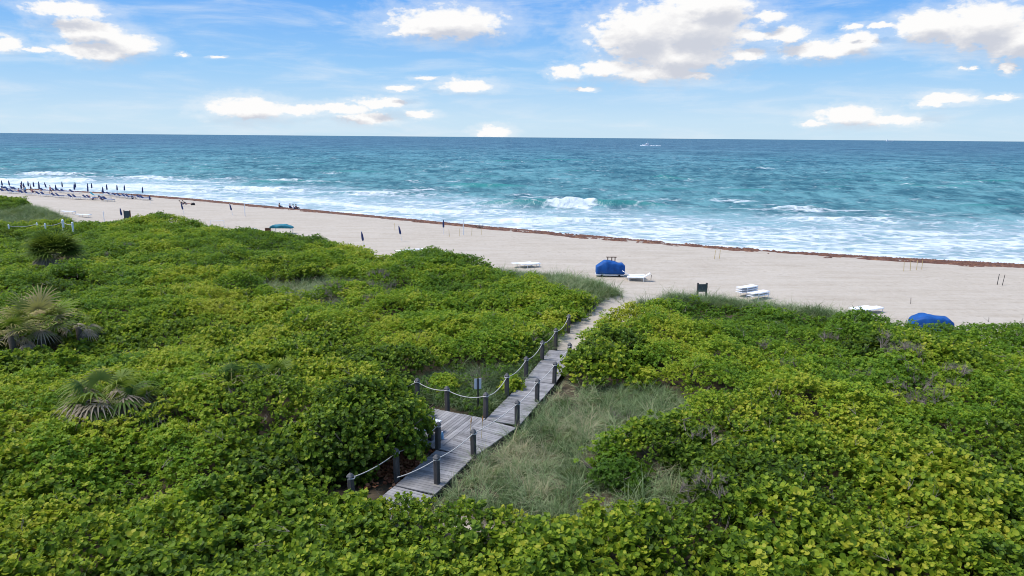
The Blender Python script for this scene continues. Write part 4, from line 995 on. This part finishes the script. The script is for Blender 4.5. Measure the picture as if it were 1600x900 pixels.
# ------------------------------------------------------------------ people
def body(name_pts, edges, radii, root_i):
    me = bpy.data.meshes.new('body'); me.from_pydata(name_pts, edges, []); me.update(); return me
def person(px, py, pose, skin, cloth, label, rz=0, hair='hair', legs=None, xyz=None, sc_=1.0):
    x, y, z = xyz or drop(px, py); r = empty('person', (x,y,z), rz, label, 'person'); r.scale = (sc_,)*3
    P = {}
    if pose in ('stand','walk'):
        st = .22 if pose == 'walk' else .04
        P = dict(pel=(0,0,.95), waist=(0,0,1.1), chest=(0,0,1.35), neck=(0,.0,1.5), head=(0.02,0,1.64), crown=(.02,0,1.74),
          hl=(0,.1,.9), kl=(st*.7,.11,.5), al=(st*.4-st*.4*2.0*(pose=='walk'),.1,.09), fl=(st*.4+.14,.1,.04), hr=(0,-.1,.9), kr=(-st*.3,-.11,.5), ar=(-st*1.2,-.1,.09), fr=(-st*1.2+.16,-.1,.04),
          sl=(0,.19,1.42), el=(-.06,.27,1.14), wl=(.08,.27,.9), sr=(0,-.19,1.42), er=(.02,-.27,1.14), wr=(.16,-.25,.92))
        if pose == 'walk': P['al'] = (.3,.1,.09); P['fl'] = (.44,.1,.05); P['kl'] = (.2,.11,.52)
    elif pose == 'sit':
        P = dict(pel=(0,0,.16), waist=(-.04,0,.3), chest=(-.08,0,.52), neck=(-.05,0,.68), head=(0,0,.82), crown=(0,0,.92),
          hl=(.05,.1,.14), kl=(.4,.16,.42), al=(.66,.14,.08), fl=(.8,.14,.04), hr=(.05,-.1,.14), kr=(.4,-.16,.42), ar=(.66,-.14,.08), fr=(.8,-.14,.04),
          sl=(-.08,.19,.6), el=(.05,.26,.38), wl=(.28,.2,.38), sr=(-.08,-.19,.6), er=(.05,-.26,.38), wr=(.28,-.2,.38))
    else:   # lying back with the upper body raised
        P = dict(pel=(0,0,.42), waist=(-.12,0,.5), chest=(-.3,0,.66), neck=(-.42,0,.78), head=(-.5,0,.9), crown=(-.54,0,.99),
          hl=(.06,.1,.42), kl=(.45,.12,.5), al=(.85,.11,.42), fl=(.92,.11,.5), hr=(.06,-.1,.42), kr=(.45,-.12,.44), ar=(.88,-.11,.42), fr=(.95,-.11,.5),
          sl=(-.36,.19,.72), el=(-.2,.27,.52), wl=(.02,.24,.46), sr=(-.36,-.19,.72), er=(-.2,-.27,.52), wr=(.02,-.24,.46))
    rad = dict(pel=.14,waist=.12,chest=.15,neck=.055,head=.095,crown=.07,hl=.095,hr=.095,kl=.062,kr=.062,al=.042,ar=.042,fl=.035,fr=.035,sl=.07,sr=.07,el=.045,er=.045,wl=.03,wr=.03)
    E = [('pel','waist'),('waist','chest'),('chest','neck'),('neck','head'),('head','crown'),('pel','hl'),('hl','kl'),('kl','al'),('al','fl'),('pel','hr'),('hr','kr'),('kr','ar'),('ar','fr'),('chest','sl'),('sl','el'),('el','wl'),('chest','sr'),('sr','er'),('er','wr')]
    for s in ('l','r'):       # palm, four fingers of different length and a thumb
        w = A(P['w'+s]); d = w-A(P['e'+s]); d = d/np.linalg.norm(d); sd = A((0,1.0 if s == 'r' else -1.0,0)); sd = sd-d*(sd@d); sd = sd/np.linalg.norm(sd); up = np.cross(d, sd)
        P['p'+s] = tuple(w+d*.07); rad['p'+s] = .03; E.append(('w'+s,'p'+s))
        for i, (o_, ln) in enumerate([(-.03,.06),(-.01,.075),(.01,.07),(.03,.055)]):
            k1 = f'f{i}a{s}'; k2 = f'f{i}b{s}'; P[k1] = tuple(w+d*(.09+ln*.5)+up*o_*1.2); P[k2] = tuple(w+d*(.09+ln)+up*o_*1.2+sd*.02); rad[k1] = .009; rad[k2] = .008; E += [('p'+s,k1),(k1,k2)]
        P['t'+s] = tuple(w+d*.06+up*.06+sd*.02); rad['t'+s] = .01; E.append(('w'+s,'t'+s))
    keys = list(P); me = bpy.data.meshes.new('body'); me.from_pydata([P[k] for k in keys], [(keys.index(a), keys.index(b)) for a, b in E], []); me.update()
    o = link('body', me, M[skin], r)
    md = o.modifiers.new('skin','SKIN'); md.use_smooth_shade = True
    for k, sv in zip(keys, me.skin_vertices[0].data): sv.radius = (rad[k], rad[k]); sv.use_root = (k == 'pel')
    o.modifiers.new('sub','SUBSURF').levels = 1; o.modifiers['sub'].render_levels = 1
    def blob(c, rr, name, mat, cut=None):
        rings=[]
        for i in range(7):
            a = (i/6-.5)*PI*.98; rings.append([(c[0]+rr[0]*math.cos(a)*math.cos(q), c[1]+rr[1]*math.cos(a)*math.sin(q), c[2]+rr[2]*math.sin(a)) for q in np.linspace(0,2*PI,12,endpoint=False)])
        MB().loft(rings).build(name, M[mat], r, True)
    h = A(P['crown']); blob((h[0]-.035,h[1],h[2]-.02),(.105,.1,.1),'hair',hair)
    # face: nose and brow on the front of the head
    hd = A(P['head']); fx = .1
    mb = MB().box((hd[0]+fx,hd[1],hd[2]-.005),(.035,.025,.045))
    for s in (-.035,.035): mb.box((hd[0]+fx-.008,hd[1]+s,hd[2]+.025),(.012,.022,.012))
    mb.build('face', M[skin], r)
    if cloth:
        c1, c2, c3 = Vector(P['pel']), Vector(P['waist']), Vector(P['chest'])
        MB().tube([c1.lerp(c2,.2), c2, c3, c3.lerp(Vector(P['neck']),.5)], [.185,.165,.2,.11], 12).build('shirt', M[cloth], r, True)
    mb = MB()
    for s in ('l','r'): mb.tube([Vector(P['pel']), Vector(P['h'+s]), Vector(P['h'+s]).lerp(Vector(P['k'+s]),.55)], [.165,.14,.105], 10)
    mb.build('shorts', M[legs or 'navy'], r, True)
    return r
person(48.5,299,'stand','skin_dark',None,'tanned shirtless person standing among the far left umbrellas',.4)
person(79.5,303,'walk','skin','pink','person in a pink top walking right through the far left loungers',.2)
person(34,299,'stand','skin','navy','person in dark clothes standing left of the red seated figure',1)
person(30,301,'sit','skin','red','person in red sitting on the sand in the far left group',.5)
person(40,303,'stand','skin','sky_cloth','person in a light blue top standing behind the front lounger row',-.5,sc_=.95)
person(3.5,299,'sit','skin','navy','person seated at the very left edge of the beach',.3)
person(51,301,'sit','skin','pink','pale-clothed person sitting beside the tanned standing figure',.1)
person(145,314,'lie','skin','white','person with red hair cover lying on a front lounger',.12,'red')
person(160,315,'lie','skin','navy','dark-clothed person lying on the sand at the front of the loungers',.12)
person(207,311,'sit','skin_dark','navy','dark-clothed person sitting at the right of the far left loungers',.3)
person(286,322,'lie','skin','black','dark-clothed person reclining on the open sand, left of two',.1)
person(291,322,'lie','skin','black','dark-clothed person reclining on the open sand, right of two',.1)
person(437,325,'sit','skin_dark',None,'lone bare-chested person sitting at the seaweed line',1.0)
person(453.5,326,'sit','skin','navy','person seated at the seaweed line, left of two companions',1.1)
person(458.5,327,'sit','skin','white','person in white seated between two companions at the seaweed line',1.0)
person(463,327,'sit','skin_dark','navy','person in dark clothes at the right of the seaweed line group',.9)
x, y, z = drop(301.5,320.5); r = empty('beach_bag', (x,y,z), .3, 'small dark bag on the sand right of the reclining pair', 'bag')
MB().loft([[(q*math.copysign(abs(math.cos(a))**.6,math.cos(a))*.38, q*math.copysign(abs(math.sin(a))**.6,math.sin(a))*.22, zz) for a in np.linspace(0,2*PI,16,endpoint=False)] for q, zz in [(.9,0),(1,.1),(.95,.3),(.7,.4)]]).build('body', M['black'], r, True)
MB().tube([(-.2,0,.38),(-.12,0,.55),(.12,0,.55),(.2,0,.38)], .02, 6).build('handle', M['navy'], r)
x, y, z = drop(749,357)
g = np.random.default_rng(8); V, F = twigs_arrays(g, 40, 1.1); me = npmesh('driftwood_branch', V*A((1.8,1.2,.6))+A((0,0,.3)), F)
o = link('driftwood_branch', me, M['bark']); o.location = (x,y,z); tag(o, 'dark leafy branch washed up at the water edge in mid beach', 'branch')

# ------------------------------------------------------------------ boats
bx, by = at(1011,228,0)
bt = empty('fishing_boat', (bx,by,0), PI+.15, 'white motor boat with a tower throwing spray near the horizon', 'boat')
rings=[]
for xx, w, zb, zt in [(-9,2.5,-.5,1.7),(-5,2.8,-.6,1.7),(0,2.8,-.6,2.0),(5,2.0,-.5,2.6),(8,.9,.2,3.0),(9.6,.08,2.2,3.3)]:
    rings.append([(xx,-w*.7,zb),(xx,w*.7,zb),(xx,w,zt),(xx,-w,zt)])
MB().loft(rings).build('hull', M['white'], bt)
MB().box((0,0,3.0),(7,4,2.0),top=.85).build('cabin', M['white'], bt); MB().box((.2,0,3.3),(6.6,3.9,.8)).build('windows', M['black'], bt)
MB().box((-1,0,4.4),(4,3,.9)).build('flybridge', M['white'], bt)
mb = MB()
for sx in (-2.4,.4):
    for s in (-1.2,1.2): mb.tube([(sx,s,4.6),(sx*.5-.4,s*.5,8)], .07, 5)
mb.box((-.6,0,8),(1.8,1.5,.12)).tube([(-.6,0,8),(-.6,0,11)], .05, 5); mb.build('tower', M['alu'], bt)
mb = MB(); g = np.random.default_rng(3)
for i in range(90):
    a = g.uniform(-26,12); s = g.normal(0,1.8); hgt = g.uniform(.2,1.0)*(1.6 if a > 3 else 1)
    q = g.uniform(.6,1.7); mb.add([(a-q,s,0),(a,s-q*.6,0),(a+q*1.4,s,0),(a,s+q*.6,0),(a,s,hgt)], [(0,1,4),(1,2,4),(2,3,4),(3,0,4)])
o = mb.build('wake', simple('foam',(.8,.83,.86),.9,.04), None); o.location = (bx,by,.05); o.rotation_euler = (0,0,PI+.15); tag(o, 'white wake and spray around the distant motor boat', 'wake', kind='stuff')
v = ray(1390,221.5); sx_, sy_ = v[0]/v[1]*9000, 9000
sp = empty('cargo_ship', (sx_,sy_,0), 0, 'tiny pale ship on the horizon at the right', 'ship')
MB().loft([[(-45,-7,0),(-45,7,0),(-45,7,9),(-45,-7,9)],[(35,-7,0),(35,7,0),(38,7,9),(38,-7,9)],[(45,-.5,1),(45,.5,1),(52,.5,11),(52,-.5,11)]]).build('hull', M['alu'], sp)
MB().box((-32,0,15),(14,12,13)).build('bridge', M['white'], sp); MB().tube([(-36,0,21),(-36,0,28)], 2, 8).build('funnel', M['alu'], sp)

# ------------------------------------------------------------------ sky, sun
EXPO = 2**.88
SUN_EL, SUN_AZ = math.radians(60), math.radians(-88)      # azimuth from +Y towards +X
w = bpy.data.worlds.new('World'); sc.world = w; w.use_nodes = True; t = NT(w.node_tree)
bg = t.n['Background']; out = t.n['World Output']
sky = t.new('ShaderNodeTexSky', sky_type='NISHITA'); sky.sun_disc = False; sky.sun_elevation = SUN_EL; sky.sun_rotation = SUN_AZ
sky.altitude = 0; sky.air_density = 1.0; sky.dust_density = .6; sky.ozone_density = 2.0
tc = t.new('ShaderNodeTexCoord').outputs['Generated']
t.l.new(sky.outputs[0], bg.inputs[0]); bg.inputs[1].default_value = .15
sp_ = t.new('ShaderNodeSeparateXYZ'); t.l.new(tc, sp_.inputs[0])
az = t.math('ARCTAN2', sp_.outputs[0], sp_.outputs[1]); el = t.math('ARCSINE', sp_.outputs[2])
comb = t.new('ShaderNodeCombineXYZ'); t.l.new(az, comb.inputs[0]); t.l.new(el, comb.inputs[1]); AE = comb.outputs[0]
CL = [(105,15,65,12),(140,48,60,18),(145,80,60,15),(203,70,42,16),(12,67,28,12),(60,78,20,5),(700,36,92,25),(655,50,45,8),(390,170,62,17),(470,172,38,10),(530,170,48,8),(595,160,45,8),(575,184,40,9),(655,178,28,6),(730,133,40,10),(630,137,20,4),(665,122,20,3),
 (772,206,26,9),(285,85,9,3),(335,87,14,2),(1000,55,78,46),(1085,45,95,52),(1110,8,70,30),(1060,88,85,24),(885,111,25,10),(950,107,45,12),(1025,113,75,14),(1085,119,28,7),(1170,55,30,9),(1205,25,30,10),(1168,84,32,8),(1230,53,38,12),(1290,78,72,15),(1340,64,34,16),(1335,41,18,5),(1380,38,20,5),
 (1450,40,58,24),(1530,40,80,38),(1590,62,60,30),(1485,155,45,9),(1450,163,25,5),(1560,152,25,4),(1330,180,55,15),(1400,188,50,8),(1275,193,22,5),(910,139,22,3),(1515,106,8,4),(1580,107,14,9)]
def azel(px, py):
    v = ray(px, py); v = v/np.linalg.norm(v); return math.atan2(v[0], v[1]), math.asin(v[2])
CLW = []
for px, py, rx_, ry_ in CL:
    a0, e0 = azel(px, py); a1, _ = azel(px+rx_, py); _, e1 = azel(px, py-ry_); CLW.append((a0, e0, (a1-a0)*1.18, (e1-e0)*1.25))
gr = bpy.data.node_groups.new('cloud_cover', 'ShaderNodeTree')
gr.interface.new_socket('P', in_out='INPUT', socket_type='NodeSocketVector'); gr.interface.new_socket('F', in_out='OUTPUT', socket_type='NodeSocketFloat')
g = NT(gr); gr.interface.new_socket('S', in_out='OUTPUT', socket_type='NodeSocketFloat'); gi = g.new('NodeGroupInput'); go = g.new('NodeGroupOutput')
P_ = gi.outputs[0]
nz = g.new('ShaderNodeTexNoise'); nz.inputs['Scale'].default_value = 26; nz.inputs['Detail'].default_value = 5; nz.inputs['Roughness'].default_value = .55
mpv = g.vmath('MULTIPLY', P_, (1,1.9,1)); g.l.new(mpv, nz.inputs['Vector'])
warp = g.vmath('MULTIPLY', g.vmath('SUBTRACT', nz.outputs['Color'], (.5,.5,.5)), (.034,.013,0))
nz2 = g.new('ShaderNodeTexNoise'); nz2.inputs['Scale'].default_value = 95; nz2.inputs['Detail'].default_value = 4; nz2.inputs['Roughness'].default_value = .6; g.l.new(mpv, nz2.inputs['Vector'])
warp = g.vmath('ADD', warp, g.vmath('MULTIPLY', g.vmath('SUBTRACT', nz2.outputs['Color'], (.5,.5,.5)), (.020,.008,0)))
PW_ = g.vmath('ADD', P_, warp); acc = None
for a0, e0, ra, re in CLW:
    q = g.vmath('MULTIPLY', g.vmath('SUBTRACT', PW_, (a0,e0,0)), (1/ra,1/re,0)); L_ = g.vmath('LENGTH', q); f_ = g.math('SUBTRACT', 1.0, L_)
    acc = f_ if acc is None else g.math('SMOOTH_MAX', acc, f_, .25)
n2 = g.new('ShaderNodeTexNoise'); n2.inputs['Scale'].default_value = 52; n2.inputs['Detail'].default_value = 7; n2.inputs['Roughness'].default_value = .58; g.l.new(mpv, n2.inputs['Vector'])
g.l.new(g.math('ADD', acc, g.math('MULTIPLY', g.math('SUBTRACT', n2.outputs['Fac'], .5), .45)), go.inputs[1])
acc = g.math('ADD', acc, g.math('MULTIPLY', g.math('SUBTRACT', n2.outputs['Fac'], .5), 1.15))
g.l.new(acc, go.inputs[0])
def cloudF(vec):
    nd = t.new('ShaderNodeGroup'); nd.node_tree = gr; t.l.new(vec, nd.inputs[0]); return nd.outputs[0], nd.outputs[1]
F0, S0 = cloudF(AE); F1, S1 = cloudF(t.vmath('ADD', AE, (-.006,.018,0)))
KX0 = 10/EXPO
cov = t.maprange(F0, -.08, .42); cov = t.math('MAXIMUM', cov, t.math('MULTIPLY', t.maprange(F0, -.65, .15), .30))
lit = t.maprange(t.math('ADD', S1, t.math('MULTIPLY', t.math('SUBTRACT', S1, S0), 1.0)), -.6, 1.15, 1, 0)
ccol = t.ramp(lit, [(0,tuple(c*KX0 for c in (.62,.65,.73))),(.45,tuple(c*KX0 for c in (.85,.85,.87))),(.8,tuple(c*KX0 for c in (.99,.985,.98)))])
# thin high streaks
cs = t.noise(t.vmath('MULTIPLY', AE, (2.2,14,1)), 3.0, 6, .6, .4)
cs2 = t.math('MULTIPLY', t.maprange(cs, .42, .8), .5)
KX = 10/EXPO
eln = t.math('DIVIDE', el, math.radians(25), clamp=True)
skyc = t.ramp(eln, [(0,tuple(c*KX for c in (.60,.78,.91))),(.05,tuple(c*KX for c in (.58,.775,.93))),(.2,tuple(c*KX for c in (.34,.62,.95))),(.4,tuple(c*KX for c in (.155,.43,.93))),(1,tuple(c*KX for c in (.09,.28,.75)))])
col = t.mix(cs2, skyc, (.85*KX,.9*KX,.95*KX)); col = t.mix(cov, col, ccol)
bg2 = t.new('ShaderNodeBackground'); t.l.new(col, bg2.inputs[0]); bg2.inputs[1].default_value = .1
mx = t.new('ShaderNodeMixShader')
low = t.maprange(sp_.outputs[2], .30, .42, 1, 0); t.l.new(low, mx.inputs[0]); t.l.new(bg.outputs[0], mx.inputs[1]); t.l.new(bg2.outputs[0], mx.inputs[2]); t.l.new(mx.outputs[0], out.inputs[0])
w.cycles.sampling_method = 'MANUAL'; w.cycles.sample_map_resolution = 512
sl = bpy.data.lights.new('sun', 'SUN'); sl.energy = 2.35; sl.angle = math.radians(22); sl.color = (1,.95,.88)
so = bpy.data.objects.new('sun', sl); C.objects.link(so)
d = Vector((math.sin(SUN_AZ)*math.cos(SUN_EL), math.cos(SUN_AZ)*math.cos(SUN_EL), math.sin(SUN_EL)))
so.rotation_euler = d.to_track_quat('Z','Y').to_euler()
sc.view_settings.view_transform = 'Standard'; sc.view_settings.look = 'None'; sc.view_settings.gamma = 1; sc.view_settings.exposure = .88
sc.cycles.max_bounces = 6; sc.cycles.diffuse_bounces = 3; sc.cycles.transmission_bounces = 4; sc.cycles.use_denoising = True; sc.cycles.filter_width = 1.0
